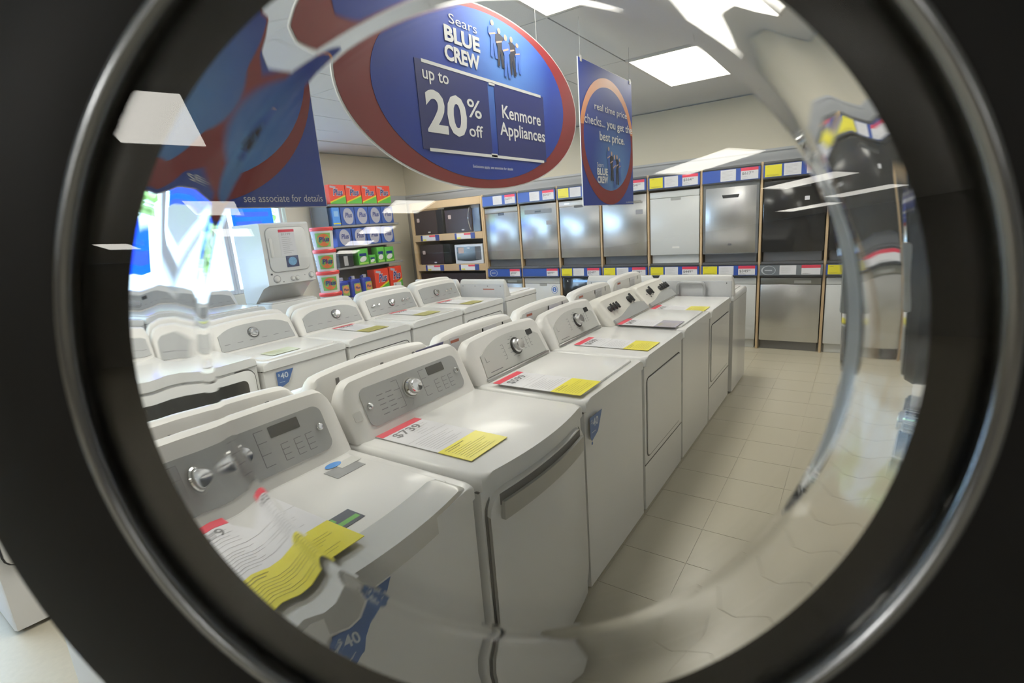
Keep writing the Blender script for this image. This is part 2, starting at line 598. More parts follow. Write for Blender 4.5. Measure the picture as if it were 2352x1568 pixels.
# ------------------------------------------------------------------ paper tags
def lines_on(bm, M, x0, y0, x1, y1, n, z, rnd, th=0.0022):
    for k in range(n):
        y = y1 - (y1 - y0) * (k + 0.5) / n
        rect(bm, M, x0, y - th / 2, x0 + (x1 - x0) * rnd.uniform(0.55, 1.0), y + th / 2, z)


def deck_tag(loc, rz, price, lab, white=True, yellow=True, film=None, seed=0, wl=0.30):
    """strip of sheets lying on a deck: local +Y runs towards the console, local X along the machine"""
    rnd = random.Random(seed)
    t = thing('price_tag', lab, 'price tag', loc, rz, 'price tags lying on machine lids')
    W = 0.20
    y = 0.0
    if yellow:
        obj('yellow_sheet', box(B(), (-W / 2, 0, 0), (W / 2, 0.14, 0.002)), YELLOW if film is None else film, t)
        bm = B()
        lines_on(bm, I4, -W * 0.42, 0.015, W * 0.42, 0.10, 7, 0.0025, rnd, 0.0016)
        lines_on(bm, I4, -W * 0.42, 0.105, W * 0.1, 0.13, 2, 0.0025, rnd, 0.004)
        obj('yellow_sheet_print', bm, mk('olive_ink', (0.30, 0.26, 0.02), 0.5, noise=0.05), t)
        y = 0.14
    if white:
        obj('white_sheet', box(B(), (-W / 2, y, 0), (W / 2, y + wl, 0.0018)), PAPER, t)
        bm = B()
        lines_on(bm, I4, -W * 0.42, y + 0.015, W * 0.42, y + 0.125, 8, 0.0023, rnd, 0.002)
        rect(bm, I4, -W / 2, y + 0.140, W / 2, y + 0.142, 0.0023)
        lines_on(bm, I4, -W * 0.05, y + 0.155, W * 0.42, y + wl - 0.055, 5, 0.0023, rnd, 0.002)
        obj('sheet_print', bm, PALEINK, t)
        bm = B()
        text(bm, price, I4, -W * 0.36, y + wl - 0.095, W * 0.26, y + wl - 0.045, 0.0026, 0.012)
        obj('price_lettering', bm, INK, t)
        obj('red_header', box(B(), (-W / 2, y + wl - 0.035, 0.0018), (W / 2, y + wl + 0.003, 0.0026)), RED, t)
    return t


def forty_sticker(parent_M, lab, parent_loc, rz):
    t = thing('rebate_sticker', lab, 'sticker', parent_loc, rz, 'blue rebate stickers on washer fronts')
    M = frame((0, 0, 0), (1, 0, 0), (0, 0, 1))
    t.scale = (0.82, 1, 0.82)
    obj('sticker_film', prism(B(), [(-0.06, 0.055), (-0.06, -0.05), (-0.045, -0.075), (0.03, -0.045), (0.085, 0.055)], 0.0, 0.0012, M), STKBLUE, t)
    bm = B()
    text(bm, '40', M, -0.03, -0.005, 0.035, 0.040, 0.0018, 0.02)
    text(bm, '$', M, -0.048, 0.015, -0.034, 0.040, 0.0018, 0.02)
    rect(bm, M, -0.045, -0.032, 0.0, -0.029, 0.0018)
    obj('sticker_lettering', bm, mk('sticker_white', (0.62, 0.70, 0.78), 0.4, noise=0.02), t)
    obj('sticker_square', box(B(), (-0.05, -0.0012, -0.095), (-0.036, 0, -0.081)), STKBLUE, t)
    return t


# ------------------------------------------------------------------ machines
def outline(w, d, bulge, r=0.03, n=14):
    """plan outline, front (-Y) bulging; starts back left"""
    pts = []
    for k in range(n + 1):
        u = -1 + 2 * k / n
        pts.append((u * (w / 2 - r * 0.35), -d / 2 - bulge * (1 - u * u)))
    pts = [(-w / 2, d / 2), (-w / 2, -d / 2 + r)] + pts + [(w / 2, -d / 2 + r), (w / 2, d / 2)]
    return pts


def console(bm, w, yb, yf0, yf1, z0, zt, arch=0.0, endr=0.05, back_lean=0.0, flare=0.0):
    """console body: closed cross-section swept over the width, rounded at both ends"""
    rt = 0.028
    prof = [(yb, z0), (yb - back_lean, zt - rt), (yb - back_lean - rt * 0.35, zt - rt * 0.3), (yb - back_lean - rt, zt), (yf1 + rt, zt), (yf1 + rt * 0.3, zt - rt * 0.3), (yf1, zt - rt),
            (yf0, z0 + 0.02), (yf0 - 0.012, z0)]
    N = 28
    xs = []
    for k in range(N + 1):
        u = math.sin((k / N - 0.5) * PI)
        xs.append(u * w / 2)
    t = bmesh.new()
    rings = []
    for x in xs:
        e = max(0.0, (abs(x) - (w / 2 - endr)) / endr)
        sc = math.sqrt(max(0.0, 1 - e * e))
        hz = 1.0 - arch * (abs(x) / (w / 2)) ** 2.5
        ring = []
        for y, z in prof:
            f = (z - z0) / (zt - z0)
            zz = z0 + (z - z0) * hz * (1 - (1 - sc) * 0.55 * f)
            yc = (yb + yf0) / 2
            yy = y + (yc - y) * (1 - sc) * 0.45 * (1 if y < yc else 0.2)
            ring.append(t.verts.new((x + (math.copysign(flare, x) * e * (1 - f)), yy, zz)))
        rings.append(ring)
    m = len(prof)
    for A, C in zip(rings, rings[1:]):
        for i in range(m):
            j = (i + 1) % m
            t.faces.new((A[i], A[j], C[j], C[i]))
    t.faces.new(rings[0])
    t.faces.new(list(reversed(rings[-1])))
    join(bm, t)
    return bm


def knob(parent, M, x, y, r, h, mat, name='dial', ring=None, pointer=False):
    k = obj(name, lathe(B(), [(r * 1.08, 0.0), (r * 1.08, h * 0.25), (r * 0.92, h * 0.4), (r * 0.85, h * 0.9), (r * 0.75, h), (0.001, h * 1.02)], 24, M @ Matrix.Translation((x, y, 0.001))), mat, parent)
    if pointer:
        obj('pointer', box(B(), (x - r * 0.22, y - r * 1.3, h * 0.7), (x + r * 0.22, y + r * 1.3, h * 1.15), 0.002, 1, M), mat, k)
    if ring:
        obj('dial_ring', lathe(B(), [(r * 1.15, 0), (r * 1.15, 0.002), (r * 1.35, 0.002), (r * 1.35, 0)], 28, M @ Matrix.Translation((x, y, 0.0008)), closed=True), ring, k)
    return k


def scale_marks(bm, M, x, y0, y1, n=4, side=1, ln=0.02):
    rect(bm, M, x - 0.0012, y0, x + 0.0012, y1, 0.0042)
    for k in range(n):
        y = y0 + (y1 - y0) * k / (n - 1)
        rect(bm, M, x, y - 0.001, x + side * ln, y + 0.001, 0.0042)


def machine(name, label, cat, loc, rz, w=0.685, d=0.68, zd=0.895, zt=1.085, style='plain', kind='washer', group=None, lip=None, bulge=0.0, cons='oval', depth_cons=0.14, seed=0, ctop=0.0, mat=WHITE):
    """style: which body; kind washer (lid) or dryer (front door). Local front is -Y."""
    rnd = random.Random(seed)
    t = thing(name, label, cat, loc, rz, group)
    body_top = zd - 0.055
    r = 0.03
    # cabinet
    bm = B()
    prism(bm, outline(w - 0.008, d - 0.02, bulge * 0.9, 0.02), 0.02, body_top)
    obj('cabinet', bm, mat, t)
    obj('toe_base', box(B(), (-w / 2 + 0.03, -d / 2 + 0.04, 0), (w / 2 - 0.03, d / 2 - 0.04, 0.03)), DGREY, t)
    # deck
    bm = B()
    prism(bm, outline(w - 0.002, d, bulge, 0.03), body_top + 0.004, zd, bev=0.026, seg=4)
    obj('top_deck', bm, mat, t)
    yb = d / 2 - 0.005
    yf0 = yb - depth_cons
    yf1 = yb - depth_cons * 0.48
    # lid
    ly0, ly1 = -d / 2 + (0.04 if kind == 'washer' else 0.06), yf0 - 0.03
    if kind == 'washer':
        bm = B()
        pts = [(-w / 2 + 0.055, ly1), (-w / 2 + 0.05, ly0 + 0.03)]
        for k in range(11):
            u = -1 + k / 5
            pts.append((u * (w / 2 - 0.075), ly0 - bulge * 0.8 * (1 - u * u)))
        pts += [(w / 2 - 0.05, ly0 + 0.03), (w / 2 - 0.055, ly1)]
        prism(bm, pts, zd - 0.004, zd + 0.010, bev=0.007, seg=3)
        lid = obj('lid', bm, mat, t)
        if lip is not None:
            bm = B()
            pts = []
            for k in range(15):
                u = -1 + 2 * k / 14
                pts.append((u * (w / 2 - 0.05), -d / 2 - 0.002 - bulge * (1 - u * u)))
            for k in range(15):
                u = 1 - 2 * k / 14
                pts.append((u * (w / 2 - 0.05), -d / 2 + 0.115 - bulge * (1 - u * u)))
            prism(bm, pts, zd - 0.045, zd + 0.0155, bev=0.026, seg=5)
            obj('lid_handle', bm, lip, lid)
    # console
    bm = B()
    arch = {'oval': 0.05, 'arch': 0.10, 'dome': 0.09, 'flat': 0.0, 'knobs': 0.02, 'grey': 0.10, 'long': 0.03, 'window': 0.06}[cons]
    console(bm, w - 0.01, yb, yf0, yf1, zd - 0.004, zt, arch, 0.06 if cons != 'flat' else 0.025)
    cb = obj('console', bm, WPLAS if cons not in ('knobs',) else CREAM, t)
    hgt = zt - zd
    fr_h = math.hypot(yf1 - yf0, hgt - 0.048)
    M = frame((0, yf0, zd + 0.016), (1, 0, 0), (0, yf1 - yf0, hgt - 0.048))
    if cons == 'oval':
        pw, ph = w * 0.78, fr_h * 0.80
        obj('control_panel', prism(B(), rr(pw, ph, 0.03, 5, 0.0, fr_h * 0.50), 0.0, 0.004, M), GREYP, cb)
        knob(cb, M @ Matrix.Translation((0, 0, 0.004)), -0.03, fr_h * 0.55, 0.032, 0.042, CHROME, ring=SILVER)
        for sx in (-1, 1):
            knob(cb, M @ Matrix.Translation((0, 0, 0.004)), sx * pw * 0.455, fr_h * 0.52, 0.011, 0.008, CHROME, name='push_button')
        obj('display', prism(B(), rr(0.10, 0.036, 0.003, 2, 0.13, fr_h * 0.74), 0.004, 0.0055, M), DARK, cb)
        bm = B()
        for x in (0.10, 0.145, 0.185):
            scale_marks(bm, M, x, fr_h * 0.22, fr_h * 0.50, 4, 1, 0.025)
        for x, s in ((-0.085, -1), (0.035, 1)):
            scale_marks(bm, M, x, fr_h * 0.24, fr_h * 0.82, 4, s, 0.03)
        for x in (-0.20, -0.155):
            for k in range(5):
                rect(bm, M, x, fr_h * (0.25 + 0.1 * k), x + 0.03, fr_h * (0.25 + 0.1 * k) + 0.003, 0.0045)
        obj('panel_print', bm, INK, cb)
        obj('side_label', prism(B(), rr(0.035, 0.035, 0.006, 3, -w * 0.445, fr_h * 0.42), 0.0, 0.003, M), LGREY, cb)
    elif cons == 'arch':
        pts = [(-w * 0.40, fr_h * 0.02), (w * 0.40, fr_h * 0.02)]
        for k in range(13):
            u = 1 - 2 * k / 12
            pts.append((u * w * 0.38, fr_h * (0.62 + 0.34 * (1 - abs(u) ** 2.6))))
        obj('control_panel', prism(B(), pts, 0.0, 0.004, M), LGREY, cb)
        kb = knob(cb, M @ Matrix.Translation((0, 0, 0.004)), 0.03, fr_h * 0.52, 0.034, 0.035, STEELTRIM, ring=DARK)
        obj('display', prism(B(), rr(0.055, 0.030, 0.006, 3, 0.185, fr_h * 0.77), 0.004, 0.0055, M), DARK, cb)
        bm = B()
        for x in (0.095, 0.13, 0.16):
            scale_marks(bm, M, x, fr_h * 0.35, fr_h * 0.66, 4, 1, 0.014)
        scale_marks(bm, M, -0.075, fr_h * 0.28, fr_h * 0.70, 5, -1, 0.02)
        for k in range(7):
            a = math.radians(100 + 26 * k)
            rect(bm, M, 0.03 + 0.06 * math.cos(a) - 0.012, fr_h * 0.52 + 0.055 * math.sin(a) - 0.001, 0.03 + 0.06 * math.cos(a) + 0.012, fr_h * 0.52 + 0.055 * math.sin(a) + 0.001, 0.0045)
        rect(bm, M, -0.24, fr_h * 0.40, -0.238, fr_h * 0.56, 0.0045)
        rect(bm, M, -0.24, fr_h * 0.40, -0.215, fr_h * 0.41, 0.0045)
        rect(bm, M, -0.24, fr_h * 0.10, -0.14, fr_h * 0.12, 0.0045)
        obj('panel_print', bm, INK, cb)
        obj('console_strip', box(B(), (-w * 0.42, -0.012, 0.0), (w * 0.42, 0.0, 0.010), 0.003, 2, M), STEELTRIM, cb)
    elif cons == 'knobs':
        # wavy dark lower fascia and black rotary knobs
        pts = [(-w * 0.46, -0.01), (w * 0.46, -0.01)]
        for k in range(17):
            u = 1 - 2 * k / 16
            pts.append((u * w * 0.46, fr_h * (0.14 + 0.34 * (0.5 + 0.5 * math.cos((u - 0.45) * PI / 1.5)) ** 1.5)))
        obj('lower_fascia', prism(B(), pts, 0.0, 0.012, M), GREYP, cb)
        bx, sxs = (0.13, (-0.24, -0.19, -0.14)) if seed % 2 == 0 else (-0.14, (0.12, 0.17, 0.22, 0.265))
        knob(cb, M, bx, fr_h * 0.72, 0.028, 0.034, DARK, pointer=True)
        for s in sxs:
            knob(cb, M, s, fr_h * 0.66, 0.021, 0.030, DARK, name='selector_knob', pointer=True)
        bm = B()
        for k in range(6):
            a = math.radians(60 * k + 15)
            x, y = bx + 0.062 * math.cos(a), fr_h * 0.72 + 0.045 * math.sin(a)
            rect(bm, M, x - 0.009, y - 0.006, x + 0.009, y + 0.006, 0.0015)
        obj('panel_print', bm, DARK, cb)
    elif cons in ('grey', 'long', 'window'):
        pts = [(-w * 0.43, fr_h * 0.0), (w * 0.43, fr_h * 0.0)]
        for k in range(13):
            u = 1 - 2 * k / 12
            top = (0.66 + 0.30 * (1 - abs(u) ** 3.5)) if cons != 'long' else (0.86 + 0.08 * (1 - abs(u) ** 6))
            pts.append((u * w * (0.41 if cons != 'long' else 0.42), fr_h * top))
        obj('control_panel', prism(B(), pts, 0.0, 0.004, M), GREYP, cb)
        M4 = M @ Matrix.Translation((0, 0, 0.004))
        if cons == 'grey':
            knob(cb, M4, -0.02 if seed % 2 == 0 else 0.04, fr_h * 0.55, 0.030, 0.03, CHROME, ring=DGREY)
        elif cons == 'window':
            knob(cb, M4, -0.16, fr_h * 0.42, 0.026, 0.03, CHROME, ring=DGREY)
            obj('display', prism(B(), rr(0.085, 0.034, 0.004, 2, -0.05, fr_h * 0.72), 0.004, 0.0055, M), DARK, cb)
        else:
            kx = (0.0,) if seed % 2 == 0 else (-0.05,)
            knob(cb, M4, kx[0], fr_h * 0.50, 0.026, 0.03, CHROME, ring=DGREY)
            for s in ((-0.22, -0.16, 0.14, 0.20) if seed % 2 == 0 else (0.10, 0.16)):
                knob(cb, M4, s, fr_h * 0.50, 0.013, 0.022, CHROME, name='selector_knob')
        bm = B()
        for k in range(6):
            x = -w * 0.38 + k * w * 0.14
            rect(bm, M, x, fr_h * 0.25, x + 0.04, fr_h * 0.27, 0.0045)
        obj('panel_print', bm, INK, cb)
    # back of the console
    Mb = frame((0, yb, zd), (-1, 0, 0), (0, 0, 1))
    if cons == 'dome':
        for x in (-0.2, 0.02, 0.2):
            obj('vent_notch', box(B(), (x - 0.008, hgt * 0.70, -0.002), (x + 0.008, hgt * 0.84, 0.003), 0.002, 1, Mb), DGREY, cb)
        obj('rear_ledge', box(B(), (-w * 0.44, hgt * 0.10, -0.01), (w * 0.44, hgt * 0.40, 0.012), 0.010, 3, Mb), WPLAS, cb)
    if style == 'backlabels':
        obj('back_plate', prism(B(), rr(w * 0.86, hgt * 0.78, 0.02, 4, 0, hgt * 0.46), 0.0, 0.003, Mb), WPLAS, cb)
        bm = B()
        x0 = -0.25 + 0.01 * rnd.random()
        rect(bm, Mb, x0, hgt * 0.20, x0 + 0.07, hgt * 0.86, 0.0035, 0.001)
        rect(bm, Mb, x0 + 0.27, hgt * 0.45, x0 + 0.38, hgt * 0.84, 0.0035, 0.001)
        lb = obj('rating_label', bm, PAPER, cb)
        bm = B()
        for k in range(3):
            rect(bm, Mb, x0 + 0.004, hgt * (0.24 + 0.255 * k), x0 + 0.066, hgt * (0.24 + 0.255 * k) + 0.014, 0.005)
        obj('warning_bars', bm, LABELRED, cb)
        bm = B()
        for k in range(9):
            rect(bm, Mb, x0 + 0.275, hgt * 0.48 + 0.008 * k, x0 + 0.37, hgt * 0.48 + 0.008 * k + 0.003, 0.005)
        for k in range(6):
            rect(bm, Mb, x0 + 0.006, hgt * 0.16 + 0.016 * k + 0.01, x0 + 0.06, hgt * 0.16 + 0.016 * k + 0.0118, 0.005)
        obj('label_print', bm, PALEINK, cb)
    # front
    yfr = -d / 2 + 0.01
    Mf = frame((0, yfr - bulge * 0.55, 0), (1, 0, 0), (0, 0, 1))
    if style == 'elite_dryer':
        # bulging door panel with a recessed pull under a metal bar
        dw, dh = w * 0.92, 0.73
        bm = B()
        N = 16
        outer = rr(dw, dh, 0.07, 6, 0, 0.46)
        t2 = bmesh.new()
        fr_, bk_ = [], []
        for x, y in outer:
            yy = yfr - bulge * 0.9 * (1 - (x / (w / 2)) ** 2)
            fr_.append((x, yy - 0.014, y))
            bk_.append((x, yy + 0.004, y))
        # front skin as strips so that it follows the curve
        cols = 18
        def edge_z(x):
            rx = dw / 2 - abs(x)
            rad = 0.07
            cut = 0.0 if rx >= rad else rad - math.sqrt(max(0, rad * rad - (rad - rx) ** 2))
            return 0.46 - dh / 2 + cut, 0.46 + dh / 2 - cut
        grid = []
        for k in range(cols + 1):
            x = -dw / 2 + dw * (0.5 - 0.5 * math.cos(PI * k / cols))
            za, zb = edge_z(x)
            yy = yfr - bulge * 0.9 * (1 - (x / (w / 2)) ** 2)
            grid.append([t2.verts.new((x, yy + 0.004, za)), t2.verts.new((x, yy - 0.014, za + 0.006)), t2.verts.new((x, yy - 0.014, max(zb - 0.006, za + 0.007))), t2.verts.new((x, yy + 0.004, max(zb, za + 0.008)))])
        for A, C in zip(grid, grid[1:]):
            for i in range(3):
                t2.faces.new((A[i], A[i + 1], C[i + 1], C[i]))
        join(bm, t2)
        dr = obj('door', bm, mat, t)
        bm = B()
        t2 = bmesh.new()
        g2 = []
        hw = dw * 0.43
        for k in range(cols + 1):
            x = -hw + 2 * hw * k / cols
            yy = yfr - bulge * 0.9 * (1 - (x / (w / 2)) ** 2)
            g2.append([t2.verts.new((x, yy - 0.0155, 0.775)), t2.verts.new((x, yy + 0.006, 0.775)), t2.verts.new((x, yy + 0.006, 0.812)), t2.verts.new((x, yy - 0.0155, 0.812))])
        for A, C in zip(g2, g2[1:]):
            for i in range(4):
                t2.faces.new((A[i], A[(i + 1) % 4], C[(i + 1) % 4], C[i]))
        t2.faces.new(g2[0])
        t2.faces.new(list(reversed(g2[-1])))
        join(bm, t2)
        obj('pull_recess', bm, DGREY, dr)
        bm = B()
        t2 = bmesh.new()
        g2 = []
        for k in range(cols + 1):
            x = -hw + 2 * hw * k / cols
            yy = yfr - bulge * 0.9 * (1 - (x / (w / 2)) ** 2)
            g2.append([t2.verts.new((x, yy - 0.030, 0.728)), t2.verts.new((x, yy - 0.013, 0.728)), t2.verts.new((x, yy - 0.020, 0.790)), t2.verts.new((x, yy - 0.032, 0.790))])
        for A, C in zip(g2, g2[1:]):
            for i in range(4):
                t2.faces.new((A[i], A[(i + 1) % 4], C[(i + 1) % 4], C[i]))
        t2.faces.new(g2[0])
        t2.faces.new(list(reversed(g2[-1])))
        join(bm, t2)
        obj('handle_bar', bm, SILVER, dr)
        obj('door_gap', ring_prism(B(), rr(dw + 0.016, dh + 0.016, 0.078, 6, 0, 0.46), rr(dw - 0.004, dh - 0.004, 0.068, 6, 0, 0.46), -0.002, 0.002, frame((0, yfr - 0.004, 0), (1, 0, 0), (0, 0, 1))), GAP, t)
    elif kind == 'dryer' and style != 'glassdoor':
        # flat door outline with square or rounded corners
        dw, dh, dz, rad = w * 0.87, 0.44, 0.545, 0.03
        dr = obj('door', prism(B(), rr(dw, dh, rad, 4, 0, dz), -0.004, 0.006, Mf, bev=0.003, seg=1), mat, t)
        obj('door_gap', ring_prism(B(), rr(dw + 0.014, dh + 0.014, rad + 0.007, 4, 0, dz), rr(dw, dh, rad, 4, 0, dz), -0.002, 0.0015, Mf), GAP, t)
        obj('panel_seam', box(B(), (-w / 2 + 0.006, 0.283, -0.001), (w / 2 - 0.006, 0.289, 0.0015), 0, 1, Mf), GAP, t)
    elif style == 'glassdoor':
        dw, dh, dz, rad = w * 0.88, 0.56, 0.605, 0.05
        dr = obj('door', prism(B(), rr(dw, dh, rad, 4, 0, dz), -0.004, 0.014, Mf, bev=0.006, seg=2), mat, t)
        obj('door_window', prism(B(), rr(dw * 0.82, dh * 0.74, 0.03, 4, 0.0, dz + 0.02), 0.014, 0.017, Mf), TINTDARK, dr)
        obj('door_gap', ring_prism(B(), rr(dw + 0.014, dh + 0.014, rad + 0.007, 4, 0, dz), rr(dw, dh, rad, 4, 0, dz), -0.002, 0.0015, Mf), GAP, t)
    obj('deck_seam', box(B(), (-w / 2 + 0.004, -d / 2 + 0.012 - (bulge * 0.0), body_top - 0.002), (w / 2 - 0.004, d / 2 - 0.02, body_top + 0.006)), GAP, t)
    return t


R90 = PI / 2
FX = -0.887                         # front line of the nearer island
P0, PT = 1.745, 0.70
XC = FX - 0.34


def yc1(k):
    return P0 - PT * 1.5 + PT * k


G1 = 'machines facing the aisle on the nearer island'
machine('top_load_washer', 'white top-load washer with silver lid lip and grey oval panel, nearest the porthole', 'washer', (XC, yc1(0), 0), R90, cons='oval', lip=mk('lip_silver', (0.60, 0.60, 0.58), 0.18, 0.35, noise=0.02), bulge=0.035, group=G1, seed=1, zt=1.12)
machine('clothes_dryer', 'white dryer with silver handle bar across its curved front, second from the near end', 'dryer', (XC, yc1(1), 0), R90, cons='oval', style='elite_dryer', kind='dryer', bulge=0.035, group=G1, seed=2, zt=1.115)
machine('top_load_washer', 'white top-load washer with arched pale panel and steel knob, beside the silver-handled dryer', 'washer', (XC, yc1(2), 0), R90, cons='arch', group=G1, seed=3, zt=1.105)
machine('clothes_dryer', 'white dryer with arched pale panel and square outlined door, fourth along the nearer island', 'dryer', (XC, yc1(3), 0), R90, cons='arch', kind='dryer', group=G1, seed=4, zt=1.10)
machine('top_load_washer', 'white top-load washer with black knobs and wavy grey fascia, beside the arched-panel dryer', 'washer', (XC, yc1(4), 0), R90, cons='knobs', group=G1, seed=6, zt=1.06, zd=0.89, depth_cons=0.21)
machine('clothes_dryer', 'white dryer with black knobs and wavy fascia at the far end of the row', 'dryer', (XC, yc1(5), 0), R90, cons='knobs', kind='dryer', group=G1, seed=7, zt=1.05, zd=0.885, depth_cons=0.21)

# back-to-back row of the nearer island, fronts away from the aisle
BACKN = 6
nb = ['behind the nearest oval-panel washer', 'behind the silver-handled dryer', 'behind the arched-panel washer', 'behind the arched-panel dryer', 'behind the first black-knob washer', 'behind the black-knob dryer']
for k in range(6):
    y = 0.655 + 0.680 * k
    machine('top_load_washer', 'white washer seen from the rear with rounded console back, %s' % nb[k], 'washer', (-1.595 - 0.34, y, 0), -R90, cons='dome', style='backlabels' if k in (2, 3, 4, 5) else 'plain', w=0.67, zt=1.14, depth_cons=0.15, group='machines back to back on the nearer island', seed=20 + k)
# plastic film bag pieces seen on two of them
t = tag(obj('film_wrap', box(B(), (-0.13, -0.002, 0.0), (0.13, 0.002, 0.11), 0.0015, 1), PURPLE), 'violet packing film on a console back near the arched-panel dryer', 'film')
t.location = (-1.5850, 2.84, 0.972)
t.rotation_euler = (0, 0, R90)
t = tag(obj('film_wrap', box(B(), (-0.15, -0.002, 0.0), (0.15, 0.004, 0.07), 0.002, 1), NAVY), 'navy packing film folded over the console edge behind the silver-handled dryer', 'film')
t.location = (-1.60, 1.70, 1.03)
t.rotation_euler = (0, 0, R90)


def endcap(loc, lab, w=0.66, hose=False, seed=0):
    t = machine('clothes_dryer' if not hose else 'top_load_washer', lab, 'washer' if hose else 'dryer', loc, PI, w=w, d=0.62, zd=0.885, zt=1.06, cons='flat', depth_cons=0.10, group='machines turned to the dishwasher wall at the island ends', seed=seed)
    Mb = frame((0, 0.31 - 0.005, 0.885), (-1, 0, 0), (0, 0, 1))
    obj('rear_plate', box(B(), (-w / 2 + 0.02, -0.16, 0.0), (w / 2 - 0.02, 0.125, 0.006), 0.003, 1, Mb), mk('rear_plate_grey', (0.70, 0.72, 0.75), 0.35, 0.1, noise=0.03), t)
    bm = B()
    for k in range(4):
        lathe(bm, [(0.005, 0.006), (0.005, 0.009), (0.001, 0.0095)], 8, Mb @ Matrix.Translation((-w / 2 + 0.06 + k * (w - 0.12) / 3, 0.105, 0)))
    s = obj('rear_screws', bm, DGREY, t)
    bm = B()
    if hose:
        pts = []
        zz = Mb
        for k in range(25):
            u = k / 24
            if u < 0.25:
                p = (0.10, 0.012 + 0.068 * u / 0.25, 0.045)
            elif u < 0.35:
                a = (u - 0.25) / 0.10 * PI / 2
                p = (0.10 - 0.03 * (1 - math.cos(a)), 0.08 + 0.03 * math.sin(a), 0.045)
            elif u < 0.65:
                p = (0.07 - 0.17 * (u - 0.35) / 0.3, 0.11, 0.045)
            elif u < 0.75:
                a = (u - 0.65) / 0.10 * PI / 2
                p = (-0.10 - 0.03 * math.sin(a), 0.11 - 0.03 * (1 - math.cos(a)), 0.045)
            else:
                p = (-0.13, 0.08 - 0.068 * (u - 0.75) / 0.25, 0.045)
            pts.append(Mb @ Vector(p))
        tube(bm, pts, 0.014, 10)
        obj('drain_hose', bm, mk('hose_grey', (0.36, 0.37, 0.38), 0.35, noise=0.05), t)
        obj('water_inlet', lathe(B(), [(0.012, 0.0), (0.012, 0.03), (0.016, 0.03), (0.016, 0.05), (0.001, 0.05)], 14, Mb @ Matrix.Translation((-0.085, -0.03, 0.006))), mk('inlet_red', (0.55, 0.05, 0.05), 0.4, noise=0.05), t)
        obj('water_inlet', lathe(B(), [(0.012, 0.0), (0.012, 0.03), (0.016, 0.03), (0.016, 0.05), (0.001, 0.05)], 14, Mb @ Matrix.Translation((0.06, -0.03, 0.006))), mk('inlet_blue', (0.10, 0.22, 0.35), 0.4, noise=0.05), t)
        bm = B()
        for a in range(10):
            for b_ in range(5):
                lathe(bm, [(0.004, 0.006), (0.004, 0.0075), (0.001, 0.0076)], 6, Mb @ Matrix.Translation((-0.17 - a * 0.013, 0.02 - b_ * 0.013, 0)))
        obj('vent_hole', bm, DGREY, t)
        obj('cover_tab', box(B(), (-0.29, 0.055, 0.006), (-0.235, 0.095, 0.010), 0.002, 1, Mb), WPLAS, t)
    else:
        obj('warning_label', box(B(), (0.02, 0.02, 0.006), (0.17, 0.08, 0.0075), 0, 1, Mb), PAPER, t)
        bm = B()
        rect(bm, Mb, 0.022, 0.068, 0.168, 0.078, 0.008)
        obj('warning_bars', bm, LABELRED, t)
        for s_ in (0, 1):
            obj('water_inlet', lathe(B(), [(0.012, 0.0), (0.012, 0.03), (0.016, 0.03), (0.016, 0.045), (0.001, 0.045)], 14, Mb @ Matrix.Translation((-0.14 - 0.05 * s_, -0.035, 0.006))), mk('inlet_blue', (0.10, 0.22, 0.35), 0.4, noise=0.05), t)
    return t


endcap((-0.87 - 0.34, 4.595 + 0.31, 0), 'white washer seen from the rear with grey drain hose, end of the nearer island', 0.665, True, 31)
endcap((-1.565 - 0.34, 4.575 + 0.31, 0), 'white dryer seen from the rear with plain back panel, left of the drain hose washer', 0.68, False, 32)
endcap((-3.03 - 0.31, 4.30 + 0.31, 0), 'white dryer seen from the rear with red-striped label, end of the second island', 0.62, False, 33)
endcap((-3.67 - 0.335, 4.30 + 0.31, 0), 'white dryer seen from the rear, far left end of the second island', 0.67, False, 34)

# second island, fronts to the same side
FX2 = -2.97
b2 = [0.28, 0.93, 1.585, 2.23, 2.87, 3.53, 4.180]
spec = [('clothes_dryer', 'dryer', 'window', 'glassdoor', 'white dryer with dark square door window, cut off by the porthole rim'),
        ('clothes_dryer', 'dryer', 'window', 'glassdoor', 'white dryer with dark square door window and grey panel, left of the stickered washer'),
        ('top_load_washer', 'washer', 'grey', 'plain', 'white washer with grey arched panel and rebate sticker on the second island'),
        ('clothes_dryer', 'dryer', 'grey', 'plain', 'white dryer with grey arched panel and single chrome knob on the second island'),
        ('top_load_washer', 'washer', 'long', 'plain', 'white washer with long grey panel and five chrome knobs on the second island'),
        ('clothes_dryer', 'dryer', 'long', 'plain', 'white dryer with long grey panel at the far end of the second island')]
for k, (nm, kd, cn, st, lb) in enumerate(spec):
    y0, y1 = b2[k], b2[k + 1]
    machine(nm, lb, kd, (FX2 - 0.34, (y0 + y1) / 2, 0), R90, w=y1 - y0 - 0.012, cons=cn, kind=kd, style=st, seed=40 + k, zt=1.13 if st == 'glassdoor' else 1.10, zd=0.95 if st == 'glassdoor' else 0.895, group='machines facing the aisle on the second island', bulge=0.02 if st == 'glassdoor' else 0.0)
for k in range(6):
    y = 0.60 + 0.662 * k
    machine('top_load_washer', 'white washer seen from the rear on the second island, %s from the porthole' % num[k], 'washer', (-3.67 - 0.34, y, 0), -R90, cons='dome', w=0.65, zt=1.12, depth_cons=0.15, group='machines back to back on the second island', seed=60 + k)
# window row
wl = ['left end of the window row', 'second along the window row', 'third along the window row']
for k in range(3):
    machine('top_load_washer', 'white washer with grey panel facing in, %s' % wl[k], 'washer', (-5.25 - 0.34, 1.25 + 0.70 * k, 0), R90, cons='window', w=0.68, zt=1.13, zd=0.95, bulge=0.02, group='washers along the windows', seed=70 + k)

